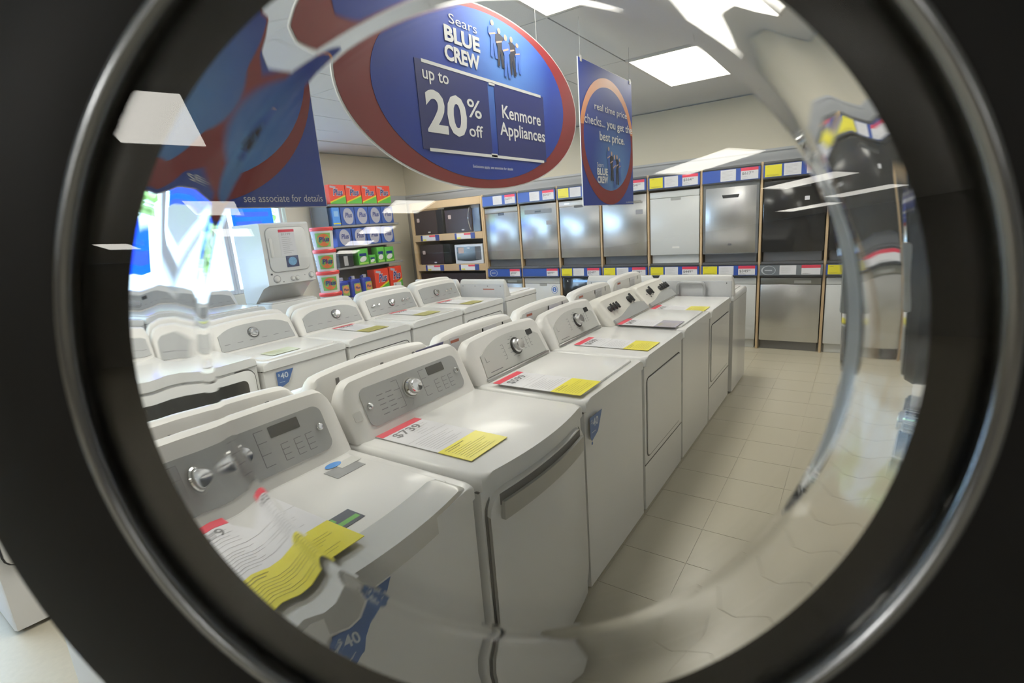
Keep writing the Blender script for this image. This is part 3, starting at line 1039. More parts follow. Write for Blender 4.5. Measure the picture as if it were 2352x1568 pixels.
# ------------------------------------------------------------------ tags on the decks
ZD = 0.9085
deck_tag((FX - 0.085, yc1(1) - 0.17, 0.8985), R90, '$739', 'price tag with red header and glossy yellow sheet on the silver-handled dryer', seed=1)
deck_tag((FX - 0.03, yc1(2) - 0.22, ZD), R90, '$599', 'price tag with red header and yellow sheet on the arched-panel washer lid', seed=2)
deck_tag((FX - 0.03, yc1(3) - 0.115, 0.8985), R90, '$599', 'price tag with red header and yellow sheet on the arched-panel dryer', seed=3)
deck_tag((FX - 0.055, yc1(4) - 0.24, ZD - 0.0045), R90, '$429', 'price tag with greyish film sheet on the first black-knob washer lid', film=mk('grey_film', (0.32, 0.29, 0.36), 0.2, noise=0.05), seed=4, wl=0.25)
deck_tag((FX - 0.045, yc1(5) - 0.31 + 0.02, 0.8885), R90, '$429', 'price tag with red header and yellow sheet on the far black-knob dryer', seed=5, wl=0.26)
deck_tag((FX - 0.04, yc1(0) - 0.13, 0.924), R90, '$739', 'price tag with large yellow sheet on the nearest washer, by the porthole rim', seed=6)
deck_tag((FX2 - 0.09, 1.585 + 0.24, ZD), R90, '$649', 'pale sheet lying on the lid of the stickered second-island washer', white=False, film=mk('pale_green_sheet', (0.62, 0.68, 0.50), 0.25, noise=0.04), seed=7)
deck_tag((FX2 - 0.07, 2.23 + 0.36, 0.8985), R90, '$649', 'olive yellow sheet with card on the single-knob second-island dryer', film=mk('olive_sheet', (0.36, 0.33, 0.05), 0.3, noise=0.04), seed=8)
deck_tag((FX2 - 0.07, 2.87 + 0.33, ZD), R90, '$499', 'olive yellow sheet with card on the five-knob second-island washer', film=mk('olive_sheet', (0.36, 0.33, 0.05), 0.3, noise=0.04), seed=9)
deck_tag((FX2 - 0.07, 3.53 + 0.30, 0.8985), R90, '$499', 'olive yellow sheet with card on the far end second-island dryer', film=mk('olive_sheet', (0.36, 0.33, 0.05), 0.3, noise=0.04), seed=10)
deck_tag((-5.32, 1.95, 0.963), R90, '$799', 'yellow sheet on the second washer along the window row', white=False, seed=11)
deck_tag((FX2 - 0.13, 1.10, 0.9535), R90, '$899', 'white sheet on the dark-windowed dryer left of the stickered washer', yellow=False, seed=12)
# stickers on the nearest lid
t = thing('energy_sticker', 'green and black sticker near the front of the nearest washer lid', 'sticker', (FX - 0.17, yc1(0) - 0.005, 0.9055), R90)
obj('sticker_film', box(B(), (-0.055, -0.035, 0), (0.055, 0.035, 0.0012)), mk('sticker_dark', (0.06, 0.07, 0.10), 0.3, noise=0.05), t)
bm = B()
rect(bm, I4, -0.05, -0.022, 0.05, -0.004, 0.0016)
rect(bm, I4, -0.05, 0.008, 0.0, 0.030, 0.0016)
obj('green_band', bm, mk('sticker_green', (0.14, 0.42, 0.08), 0.35, noise=0.05), t)
t = thing('feature_sticker', 'grey sticker with blue oval at the back of the nearest washer lid', 'sticker', (FX - 0.42, yc1(0) + 0.20, 0.9055), R90)
obj('sticker_film', box(B(), (-0.05, -0.045, 0), (0.055, 0.025, 0.0012)), mk('sticker_grey', (0.30, 0.31, 0.32), 0.3, 0.3, noise=0.05), t)
obj('pale_panel', box(B(), (0.0, 0.0, 0.0012), (0.075, 0.045, 0.0018)), LGREY, t)
obj('blue_oval', prism(B(), ell(0.028, 0.018, 24, 0.0, 0.045), 0.0018, 0.0026), mk('oval_blue', (0.05, 0.25, 0.65), 0.3, noise=0.05), t)

forty_sticker(None, 'blue rebate sticker on the front of the arched-panel washer', (FX + 0.0005, yc1(2) - 0.255, 0.765), R90)
forty_sticker(None, 'blue rebate sticker on the front of the nearest washer, wavy through the porthole rim', (FX + 0.022, yc1(0) - 0.09, 0.79), R90)
forty_sticker(None, 'blue rebate sticker on the front of the grey-panel washer on the second island', (FX2 + 0.0005, 1.585 + 0.14, 0.775), R90)

# ------------------------------------------------------------------ dishwasher wall
BW, BX0, BY = 0.6302, -4.7286, 6.287
NB = 9
rk = thing('display_rack', 'maple-edged two-tier display rack holding the dishwashers along the back wall', 'display rack', (0, BY, 0))
for n in range(NB + 1):
    x = BX0 + n * BW
    o = obj('divider_board', box(B(), (x - 0.012, 0.0, 0.0), (x + 0.012, 0.64, 2.06 if n < NB else 2.06), 0.002, 1), WOOD, rk)
for n in range(NB):
    x0, x1 = BX0 + n * BW + 0.012, BX0 + (n + 1) * BW - 0.012
    obj('shelf_board', box(B(), (x0, 0.02, 0.970), (x1, 0.64, 0.995), 0.002, 1), DGREY, rk)
    obj('top_board', box(B(), (x0, 0.0, 2.035), (x1, 0.64, 2.055), 0.002, 1), DGREY, rk)
obj('back_board', box(B(), (BX0, 0.635, 0.0), (BX0 + NB * BW, 0.65, 2.05)), DGREY, rk)

onum = ['first', 'second', 'third', 'fourth', 'fifth', 'sixth', 'seventh', 'eighth', 'ninth']


def dishwasher(n, z, look, desc, up):
    x = BX0 + (n + 0.5) * BW
    mat = {'steel': STEEL, 'white': DWWHITE, 'black': BLACKAPP, 'warm': STEEL}[look.split('_')[0]]
    lab = '%s, %s bay' % (desc, ('upper ' if up else 'lower ') + onum[n])
    t = thing('dishwasher', lab, 'dishwasher', (x, BY, z + (0.0012 if up else 0.0)), 0, 'dishwashers on display')
    W = 0.585
    dk = DWWHITE if look.startswith('white') else DARK
    obj('tub', box(B(), (-W / 2 + 0.01, 0.045, 0.0), (W / 2 - 0.01, 0.60, 0.84), 0.004, 1), DGREY if not look.startswith('white') else DWWHITE, t)
    obj('toe_panel', box(B(), (-W / 2 + 0.012, 0.05, 0.0), (W / 2 - 0.012, 0.06, 0.10), 0.002, 1), dk, t)
    M = frame((0, 0.012, 0), (1, 0, 0), (0, 0, 1))
    z0, z1 = 0.105, 0.855 if up else 0.82
    cs = 0.0
    if look in ('steel_strip', 'steel_display', 'white_pocket', 'steel_grey'):
        cs = 0.075
    dr = obj('door', box(B(), (-W / 2, 0.008, z0), (W / 2, 0.045, z1 - cs), 0.006, 2), mat, t)
    if cs:
        obj('control_strip', box(B(), (-W / 2, 0.006, z1 - cs + 0.002), (W / 2, 0.045, z1), 0.006, 2), {'steel_strip': SILVER, 'steel_display': mk('strip_grey', (0.62, 0.62, 0.62), 0.3, 0.2, noise=0.03), 'white_pocket': DWWHITE, 'steel_grey': mk('strip_olive', (0.22, 0.22, 0.20), 0.35, 0.5, noise=0.04)}[look], t)
    if look == 'steel_strip':
        obj('handle_pocket', prism(B(), rr(0.105, 0.034, 0.006, 3, 0, z1 - cs - 0.018), 0.0, 0.006, M), DARK, dr)
    if look == 'steel_pocket':
        obj('handle_pocket', prism(B(), rr(0.44, 0.058, 0.006, 3, 0.0, z1 - 0.10), 0.0, 0.0055, M), mk('pocket_grey', (0.20, 0.20, 0.20), 0.4, 0.4, noise=0.04), dr)
        obj('display', prism(B(), rr(0.10, 0.022, 0.003, 2, 0.0, z1 - 0.10), 0.0055, 0.008, M), DARK, dr)
        obj('badge', prism(B(), rr(0.085, 0.055, 0.003, 2, 0.17, z1 - 0.26), 0.004, 0.0055, M), mk('badge_grey', (0.28, 0.28, 0.30), 0.4, noise=0.04), dr)
    if look == 'steel_display':
        obj('handle_pocket', prism(B(), rr(0.13, 0.03, 0.004, 2, 0.0, z1 - cs - 0.004), 0.0, 0.0075, M), DGREY, dr)
        obj('display', prism(B(), rr(0.07, 0.012, 0.002, 2, -0.17, z1 - 0.035), 0.006, 0.0085, M), LIT, dr)
    if look == 'steel_bar':
        bm = B()
        tube(bm, [(-0.24, -0.035, z1 - 0.085), (0.24, -0.035, z1 - 0.085)], 0.010, 12)
        h = obj('bar_handle', bm, CHROME, dr)
        for s in (-1, 1):
            bm = B()
            tube(bm, [(s * 0.21, 0.009, z1 - 0.085), (s * 0.21, -0.035, z1 - 0.085)], 0.008, 8)
            obj('handle_post', bm, STEELTRIM, h)
        obj('badge', prism(B(), rr(0.09, 0.055, 0.003, 2, 0.20, z1 - 0.21), 0.004, 0.0055, M), mk('badge_grey', (0.28, 0.28, 0.30), 0.4, noise=0.04), dr)
    if look == 'white_pocket':
        obj('handle_pocket', prism(B(), rr(0.12, 0.032, 0.006, 3, 0.02, z1 - cs - 0.018), 0.0, 0.006, M), SILVER, dr)
        obj('badge', prism(B(), rr(0.085, 0.022, 0.002, 2, 0.02, z0 + 0.09), 0.004, 0.0055, M), WPLAS, dr)
        if up:
            obj('toe_sticker', box(B(), (-0.235, 0.048, 0.035), (-0.165, 0.050, 0.085)), GREEN, t)
        elif n == 1:
            st = obj('round_sticker', prism(B(), ell(0.052, 0.056, 28, 0.20, z1 - 0.16), 0.004, 0.0055, M), mk('round_sticker_blue', (0.06, 0.16, 0.50), 0.4, noise=0.05), dr)
            obj('sticker_ring', ring_prism(B(), ell(0.045, 0.049, 28, 0.20, z1 - 0.16), ell(0.034, 0.038, 28, 0.20, z1 - 0.16), 0.0055, 0.0065, M), WTEXT, st)
            bm = B()
            text(bm, '2', M, 0.188, z1 - 0.18, 0.212, z1 - 0.14, 0.007, 0.02)
            obj('sticker_digit', bm, WTEXT, st)
    if look == 'warm':
        bm = B()
        ring_prism(bm, rr(W + 0.004, z1 - z0 + 0.03, 0.004, 1, 0, (z0 + z1) / 2 + 0.01), rr(W - 0.05, z1 - z0 - 0.02, 0.004, 1, 0, (z0 + z1) / 2 - 0.008), 0.0, 0.005, M)
        obj('door_frame_trim', bm, mk('trim_graphite', (0.16, 0.165, 0.17), 0.35, 0.4, noise=0.04), dr)
        obj('handle_pocket', prism(B(), [(-0.08, z1 - 0.135), (0.08, z1 - 0.135), (0.092, z1 - 0.10), (-0.092, z1 - 0.10)], 0.003, 0.007, M), DARK, dr)
        obj('badge', prism(B(), rr(0.04, 0.02, 0.002, 2, 0.0, z0 + 0.10), 0.004, 0.0055, M), DGREY, dr)
    if look == 'black_plain':
        obj('handle_pocket', prism(B(), rr(0.30, 0.035, 0.006, 3, 0.0, z1 - 0.07), 0.003, 0.006, M), DARK, dr)
        obj('energy_sticker', prism(B(), rr(0.045, 0.04, 0.002, 2, 0.12, z1 - 0.20), 0.004, 0.0055, M), PAPER, dr)
    if look == 'black_lit':
        obj('display', prism(B(), rr(0.22, 0.030, 0.003, 2, -0.02, z1 - 0.04), 0.004, 0.0055, M), mk('lit_display_bar', (0.20, 0.38, 0.75), 0.4, emit=1.2), dr)
        bm = B()
        rect(bm, M, -0.22, z1 - 0.05, -0.205, z1 - 0.03, 0.0055)
        rect(bm, M, 0.17, z1 - 0.045, 0.20, z1 - 0.035, 0.0055)
        obj('display_icons', bm, WTEXT, dr)
    if look == 'steel_grey':
        obj('badge', prism(B(), rr(0.16, 0.03, 0.004, 2, 0.12, z1 - 0.045), 0.006, 0.008, M), SILVER, dr)
    return t


upl = [('steel_strip', 'brushed steel dishwasher with silver control strip and small black pocket'),
       ('steel_pocket', 'brushed steel dishwasher with wide grey pocket handle'),
       ('steel_display', 'brushed steel dishwasher with pale control strip'),
       ('steel_bar', 'brushed steel dishwasher with bar handle'),
       ('white_pocket', 'white dishwasher with small silver pocket and green toe sticker'),
       ('warm', 'brushed steel dishwasher with graphite frame and dark pocket'),
       ('black_plain', 'black dishwasher with small white sticker'),
       ('black_plain', 'glossy black dishwasher behind the glare of the porthole edge'),
       ('black_plain', 'black dishwasher at the porthole rim')]
lol = [('steel_grey', 'grey steel dishwasher mostly hidden by the island end'),
       ('white_pocket', 'white dishwasher with round blue sticker'),
       ('black_lit', 'black dishwasher with lit blue display'),
       ('white_pocket', 'white dishwasher hidden behind the island end machines'),
       ('white_pocket', 'white dishwasher partly hidden by the drain hose washer'),
       ('white_pocket', 'white dishwasher beside the end of the nearer island'),
       ('steel_grey', 'steel dishwasher with olive control strip reflecting the floor'),
       ('white_pocket', 'white dishwasher right of the steel one near the towers'),
       ('white_pocket', 'white dishwasher next to the dryer towers')]
for n in range(NB):
    dishwasher(n, 0.995, upl[n][0], upl[n][1], True)
    dishwasher(n, 0.0, lol[n][0], lol[n][1], False)


def price_rail(n, z, h, cards, up, seed):
    rnd = random.Random(seed)
    x = BX0 + (n + 0.5) * BW
    W = BW - 0.028
    t = thing('price_rail', 'blue price rail with %s above the %s dishwasher, %s bay' % (cards[3], 'upper' if up else 'lower', onum[n]), 'sign', (x, BY - 0.014, z), 0, 'price rails above the dishwashers')
    obj('rail_backing', box(B(), (-W / 2, -0.006, 0), (W / 2, 0.012, h), 0.002, 1), BLUE if not cards[0] == 'grey' else mk('rail_grey', (0.16, 0.18, 0.20), 0.35, noise=0.04), t)
    obj('rail_lip', box(B(), (-W / 2, -0.014, -0.012), (W / 2, 0.012, 0.006), 0.002, 1), DARK, t)
    obj('rail_cap', box(B(), (-W / 2, -0.010, h), (W / 2, 0.012, h + 0.012), 0.002, 1), DARK, t)
    M = frame((0, -0.0065, 0), (1, 0, 0), (0, 0, 1))
    spots = [(-0.285, -0.125), (-0.105, 0.055), (0.105, 0.28)]
    kinds = cards[:3]
    for (a, b_), kd in zip(spots, kinds):
        if kd == 'yellow':
            o = obj('yellow_card', box(B(), (a, 0.012, 0.0), (b_, h - 0.006, 0.0015), 0, 1, M), YELLOW, t)
            bm = B()
            lines_on(bm, M, a + 0.015, 0.02, b_ - 0.015, 0.035, 2, 0.002, rnd, 0.003)
            lines_on(bm, M, a + 0.015, h - 0.03, a + 0.06, h - 0.015, 1, 0.002, rnd, 0.004)
            obj('card_print', bm, mk('olive_ink', (0.30, 0.26, 0.02), 0.5, noise=0.05), o)
        elif kd == 'spec':
            o = obj('white_card', box(B(), (a, 0.012, 0.0), (b_, h - 0.006, 0.0015), 0, 1, M), PAPER, t)
            bm = B()
            lines_on(bm, M, a + 0.012, 0.025, b_ - 0.03, h - 0.02, 7, 0.002, rnd, 0.002)
            obj('card_print', bm, PALEINK, o)
        elif kd.startswith('$') or kd == 'price':
            o = obj('price_card', box(B(), (a, 0.012, 0.0), (b_, h - 0.004, 0.0015), 0, 1, M), PAPER, t)
            obj('red_header', box(B(), (a, h - 0.036, 0.0015), (b_, h - 0.004, 0.0022), 0, 1, M), RED, o)
            bm = B()
            if kd.startswith('$'):
                text(bm, kd, M, a + 0.012, h - 0.082, a + 0.105, h - 0.048, 0.0022, 0.015)
                text(bm, '99', M, a + 0.108, h - 0.065, a + 0.128, h - 0.048, 0.0022, 0.01)
            lines_on(bm, M, a + 0.012, 0.018, a + 0.10, h - 0.09, 2, 0.002, rnd, 0.002)
            obj('price_lettering', bm, INK, o)
        elif kd in ('logo', 'grey'):
            cx_ = a + 0.09 if kd == 'logo' else a + 0.07
            bm = B()
            ring_prism(bm, ell(0.072, 0.050, 36, cx_, h * 0.5), ell(0.062, 0.046, 36, cx_ + 0.004, h * 0.5), 0.0, 0.0015, M)
            rect(bm, M, cx_ - 0.038, h * 0.45, cx_ + 0.038, h * 0.55, 0.0008, 0.0008)
            obj('emblem', bm, mk('emblem_silver', (0.55, 0.58, 0.62), 0.4, 0.3, noise=0.03), t)


ur = [('none', 'spec', '$677', 'two white cards'), ('none', 'spec', '$545', 'glare over two white cards'), ('yellow', 'spec', '$589', 'yellow card'), ('yellow', 'spec', '$547', 'yellow card behind the banner'),
      ('yellow', 'spec', '$564', 'yellow card'), ('none', 'spec', '$617', 'two white cards'), ('yellow', 'spec', 'price', 'yellow card'), ('none', 'spec', 'price', 'one wide white card'), ('none', 'spec', 'price', 'white cards')]
lr = [('logo', 'none', '$999', 'round emblem'), ('none', 'none', '$899', 'one price card'), ('yellow', 'spec', '$549', 'yellow card'), ('yellow', 'spec', '$499', 'yellow card'), ('yellow', 'spec', '$449', 'yellow card'),
      ('yellow', 'spec', '$349', 'yellow card'), ('grey', 'spec', 'price', 'oval emblem on grey'), ('yellow', 'spec', 'spec', 'yellow card'), ('none', 'spec', 'price', 'white cards')]
for n in range(NB):
    price_rail(n, 1.885, 0.138, ur[n], True, 100 + n)
    price_rail(n, 0.845, 0.118, lr[n], False, 120 + n)

# ------------------------------------------------------------------ microwave bay
mx0, mx1 = -6.24, BX0 - 0.016
mr = thing('microwave_rack', 'maple display rack with microwaves on two shelves left of the dishwashers', 'display rack', (0, BY, 0))
obj('side_board', box(B(), (mx0, 0, 0), (mx0 + 0.05, 0.64, 2.05), 0.002, 1), WOOD, mr)
obj('side_board', box(B(), (mx1 - 0.03, 0, 0), (mx1, 0.64, 2.05), 0.002, 1), WOOD, mr)
obj('header_board', box(B(), (mx0 + 0.05, 0, 1.94), (mx1 - 0.03, 0.03, 2.05), 0.002, 1), WOOD, mr)
obj('back_panel', box(B(), (mx0 + 0.05, 0.60, 0), (mx1 - 0.03, 0.62, 1.94)), MAROON, mr)
for z in (1.43, 0.945):
    obj('tag_rail', box(B(), (mx0 + 0.05, -0.002, z), (mx1 - 0.03, 0.03, z + 0.10), 0.002, 1), WOOD, mr)
    obj('shelf_board', box(B(), (mx0 + 0.05, 0.0, z + 0.10 - 0.012), (mx1 - 0.03, 0.60, z + 0.10 + 0.004), 0.002, 1), WOODEDGE, mr)
obj('base_panel', box(B(), (mx0 + 0.05, 0.05, 0), (mx1 - 0.03, 0.08, 0.90)), MAROON, mr)


def microwave(x, z, w, h, lab, look):
    t = thing('microwave_oven', lab, 'microwave', (x, BY + 0.02, z + 0.0012), 0, 'microwaves on the maple rack')
    front = WPLAS if look == 'silver' else MAROON
    obj('case', box(B(), (-w / 2, 0.012, 0), (w / 2, 0.40, h), 0.006, 2), DARK if look != 'silver' else SILVER, t)
    M = frame((0, 0.012, 0), (1, 0, 0), (0, 0, 1))
    if look == 'silver':
        dr = obj('front_frame', prism(B(), rr(w, h, 0.012, 3, 0, h / 2), -0.002, 0.010, M, bev=0.003, seg=1), mk('frame_silver', (0.60, 0.60, 0.61), 0.3, 0.3, noise=0.03), t)
        pts = [(-w * 0.43, h * 0.88), (-w * 0.43, h * 0.20)] + [(-w * 0.43 + w * 0.86 * k / 8, h * (0.20 - 0.06 * math.sin(PI * k / 8))) for k in range(1, 8)] + [(w * 0.43, h * 0.20), (w * 0.43, h * 0.88)]
        obj('door_window', prism(B(), pts, 0.010, 0.0125, M), BLACKAPP, dr)
        obj('keypad', prism(B(), rr(w * 0.18, h * 0.66, 0.008, 3, w * 0.33, h * 0.54), 0.0125, 0.0135, M), DGREY, dr)
        obj('front_sticker', prism(B(), rr(0.11, 0.09, 0.01, 3, -w * 0.27, h * 0.70), 0.0125, 0.0135, M), mk('sticker_pinkish', (0.50, 0.40, 0.38), 0.4, noise=0.1), dr)
    else:
        dr = obj('door', prism(B(), rr(w * 0.78, h, 0.010, 3, -w * 0.11, h / 2), -0.002, 0.012, M, bev=0.003, seg=1), MAROON, t)
        obj('keypad', prism(B(), rr(w * 0.20, h, 0.010, 3, w * 0.39, h / 2), -0.002, 0.010, M, bev=0.003, seg=1), BLACKAPP, t)
        obj('front_sticker', prism(B(), rr(0.06, 0.06, 0.01, 3, -w * 0.36, h * 0.62), 0.012, 0.013, M), mk('sticker_pinkish', (0.50, 0.40, 0.38), 0.4, noise=0.1), dr)
        if look == 'handle':
            bm = B()
            tube(bm, [(w * 0.24 + 0.012 * math.sin(PI * k / 12) * -1, -0.012 - 0.035 * math.sin(PI * k / 12), h * (0.08 + 0.84 * k / 12)) for k in range(13)], 0.009, 10)
            obj('handle', bm, CHROME, dr)
            obj('vent_trim', box(B(), (-w / 2, 0.0, h - 0.05), (w / 2, 0.012, h), 0.003, 1), DGREY, t)
    obj('energy_label', prism(B(), rr(0.05, 0.018, 0.003, 2, 0.0, h * 0.10 if look != 'silver' else h * 0.80), 0.012, 0.0138, M), PAPER, t)


microwave(-5.16, 1.534, 0.70, 0.40, 'dark microwave with curved chrome handle, upper shelf of the maple rack', 'handle')
microwave(-5.87, 1.534, 0.62, 0.38, 'dark microwave without handle, upper shelf of the maple rack, cut by the window reflection', 'dark')
microwave(-5.09, 1.049, 0.56, 0.30, 'silver framed microwave with black window on the lower shelf of the maple rack', 'silver')
microwave(-5.80, 1.049, 0.66, 0.32, 'dark microwave on the lower shelf of the maple rack beside the silver framed one', 'dark')
for k, (x, z, wd) in enumerate(((-5.86, 1.44, 'upper rail, under the handleless microwave'), (-5.13, 1.44, 'upper rail, under the chrome-handled microwave'), (-5.82, 0.955, 'lower rail, under the dark microwave'), (-5.10, 0.955, 'lower rail, under the silver framed microwave'))):
    t = thing('price_tag', 'white tag with red corner on the %s' % wd, 'price tag', (x, BY - 0.003, z), 0, 'price tags on the maple rack')
    obj('tag_card', box(B(), (-0.15, -0.004, 0), (0.13, 0, 0.08), 0, 1), PAPER, t)
    obj('red_header', box(B(), (0.0, -0.006, 0.056), (0.13, -0.004, 0.08), 0, 1), RED, t)
    obj('yellow_corner', box(B(), (-0.14, -0.006, 0.004), (-0.07, -0.004, 0.024), 0, 1), YELLOW, t)
    obj('tag_edge', box(B(), (0.13, -0.004, -0.004), (0.21, 0, 0.088), 0, 1), DBLUE, t)
    obj('tag_edge', box(B(), (-0.19, -0.004, -0.004), (-0.15, 0, 0.088), 0, 1), DBLUE, t)

# ------------------------------------------------------------------ detergent shelves on the window wall
SX, SY0, SY1 = -6.46, 4.90, 6.22
sh = thing('store_shelf', 'grey metal shelf unit with detergent against the wall past the windows', 'shelf', (SX, (SY0 + SY1) / 2, 0), R90)
LW = SY1 - SY0
obj('back_panel', box(B(), (-LW / 2, 0.42, 0), (LW / 2, 0.45, 2.14)), SHELFBACK, sh)
for s in (-1, 1):
    obj('upright', box(B(), (s * LW / 2 - 0.02, 0.38, 0), (s * LW / 2 + 0.02, 0.46, 2.14), 0.003, 1), SHELFG, sh)
SZ = [0.16, 0.68, 1.15, 1.46, 1.77, 2.08]
for z in SZ:
    obj('shelf_board', box(B(), (-LW / 2, 0.0, z - 0.03), (LW / 2, 0.42, z), 0.003, 1), SHELFG, sh)
obj('base_panel', box(B(), (-LW / 2, 0.03, 0), (LW / 2, 0.42, 0.13)), SHELFG, sh)
for s in (1,):
    obj('side_panel', box(B(), (-LW / 2 - 0.022, 0.05, 1.60), (-LW / 2 - 0.020, 0.42, 2.12)), SHELFBACK, sh)


def on_shelf(y):
    return (SX, y, 0)


def carton(y, z, w, h, kind, lab, grp):
    t = thing('detergent_box', lab, 'detergent', (SX - 0.012, y, z + 0.0012), R90, grp)
    M = frame((0, 0, 0), (1, 0, 0), (0, 0, 1))
    if kind == 'red':
        obj('carton', box(B(), (-w / 2, 0.0, 0), (w / 2, 0.18, h), 0.004, 1), PACKRED, t)
        bm = B()
        poly(bm, M, [(-w / 2 + 0.003, 0.003), (w / 2 - 0.003, 0.003), (w / 2 - 0.003, h * 0.40), (-w / 2 + 0.003, h * 0.06)], 0.0012)
        obj('green_print', bm, GREEN, t)
        bm = B()
        poly(bm, M, [(-w / 2 + 0.003, h * 0.06), (w / 2 - 0.003, h * 0.40), (w / 2 - 0.003, h * 0.47), (-w / 2 + 0.003, h * 0.13)], 0.0014)
        obj('yellow_stripe', bm, YELLOW, t)
        bm = B()
        text(bm, 'Plus', M, -w * 0.27, h * 0.42, w * 0.33, h * 0.80, 0.002, 0.06, 0.15)
        obj('lettering_edge', bm, WTEXT, t)
        bm = B()
        text(bm, 'Plus', M, -w * 0.25, h * 0.44, w * 0.31, h * 0.78, 0.003, 0.03, 0.15)
        obj('lettering', bm, DBLUE, t)
        bm = B()
        poly(bm, M, [(-w * 0.42, h * 0.86), (-w * 0.08, h * 0.80), (-w * 0.05, h * 0.90), (-w * 0.40, h * 0.96)], 0.0015)
        obj('corner_flash', bm, PACKSILV, t)
    elif kind == 'blue':
        obj('carton', box(B(), (-w / 2, 0.0, 0), (w / 2, 0.18, h), 0.004, 1), PACKBLUE, t)
        obj('silver_disc', prism(B(), ell(w * 0.36, h * 0.46, 32, w * 0.03, h * 0.50, 0.15), 0.0, 0.0016, M), PACKSILV, t)
        bm = B()
        text(bm, 'Plus', M, -w * 0.20, h * 0.42, w * 0.28, h * 0.70, 0.0025, 0.03, 0.15)
        obj('lettering', bm, DBLUE, t)
    elif kind == 'sky':
        obj('carton', box(B(), (-w / 2, 0.0, 0), (w / 2, 0.18, h), 0.004, 1), PACKSKY, t)
        obj('yellow_stripe', box(B(), (-w / 2, -0.0015, h * 0.08), (w / 2, 0, h * 0.15)), YELLOW, t)
        bm = B()
        rect(bm, M, -w * 0.3, h * 0.5, w * 0.3, h * 0.8, 0.001)
        obj('pale_print', bm, mk('pale_sky', (0.3, 0.55, 0.9), 0.4, noise=0.05), t)
    elif kind == 'green':
        obj('carton', box(B(), (-w / 2, 0.0, 0), (w / 2, 0.14, h), 0.008, 2), GREEN, t)
        obj('white_swirl', prism(B(), ell(w * 0.34, h * 0.16, 20, -w * 0.05, h * 0.36, 0.3), 0.0, 0.0015, M), WTEXT, t)
        bm = B()
        rect(bm, M, -w * 0.38, h * 0.55, w * 0.30, h * 0.72, 0.0012)
        obj('dark_print', bm, DBLUE, t)
        bm = B()
        rect(bm, M, -w * 0.42, h * 0.05, w * 0.42, h * 0.16, 0.0012)
        obj('lime_band', bm, mk('lime', (0.35, 0.62, 0.12), 0.4, noise=0.05), t)
    elif kind == 'dark':
        obj('carton', box(B(), (-w / 2, 0.0, 0), (w / 2, 0.18, h), 0.004, 1), DARK, t)
        obj('white_label', box(B(), (-w * 0.18, -0.0015, h * 0.1), (w * 0.10, 0, h * 0.75)), PALEINK, t)
    return t


q4 = ['first from the windows', 'second from the windows', 'third from the windows', 'last, nearest the corner']
for k in range(4):
    carton(5.075 + 0.30 * k, 2.08, 0.288, 0.275, 'red', 'red and green detergent box on the top shelf, %s' % q4[k], 'red boxes on the top shelf')
    carton(5.21 + 0.265 * k, 1.77, 0.255, 0.262, 'blue', 'blue detergent box with silver disc on the second shelf down, %s' % q4[k], 'blue boxes on the second shelf down')
    carton(5.09 + 0.29 * k, 1.46, 0.27, 0.262, 'blue', 'blue detergent box with silver disc on the third shelf down, %s' % q4[k], 'blue boxes on the third shelf down')
carton(5.0, 1.77, 0.13, 0.262, 'sky', 'narrow sky blue box with yellow stripe at the window end of the second shelf down', 'detergent boxes')
carton(5.07, 1.15, 0.26, 0.22, 'dark', 'dark carton with pale label at the window end of the fourth shelf down', 'detergent boxes')
for k, (y, w_, h_) in enumerate(((5.40, 0.20, 0.25), (5.58, 0.13, 0.14), (5.76, 0.15, 0.25), (5.95, 0.19, 0.24))):
    carton(y, 1.15, w_, h_, 'green', 'green detergent pack with white swirl on the fourth shelf down, %s' % ['widest', 'small low one', 'narrow upright one', 'nearest the corner'][k], 'green packs on the fourth shelf down')
carton(5.72, 0.68, 0.29, 0.37, 'red', 'tall red and green detergent box on the lowest visible shelf beside the blue jugs', 'tall red boxes')
carton(6.03, 0.68, 0.27, 0.38, 'red', 'tall red and green detergent box on the lowest visible shelf, at the corner end', 'tall red boxes')
t = thing('shelf_tag', 'white shelf tag hanging in front of the corner red box', 'price tag', (SX + 0.004, 6.02, 0.655), R90)
obj('tag_card', box(B(), (-0.085, -0.006, 0.0), (0.085, -0.004, 0.14)), PAPER, t)
bm = B()
text(bm, '9', frame((0, -0.0075, 0), (1, 0, 0), (0, 0, 1)), -0.06, 0.09, -0.03, 0.125, 0.0, 0.02)
rect(bm, frame((0, -0.0075, 0), (1, 0, 0), (0, 0, 1)), -0.06, 0.06, 0.05, 0.066, 0.0)
obj('tag_print', bm, INK, t)
jl = ['at the window end', 'in the middle', 'next to the tall red box']
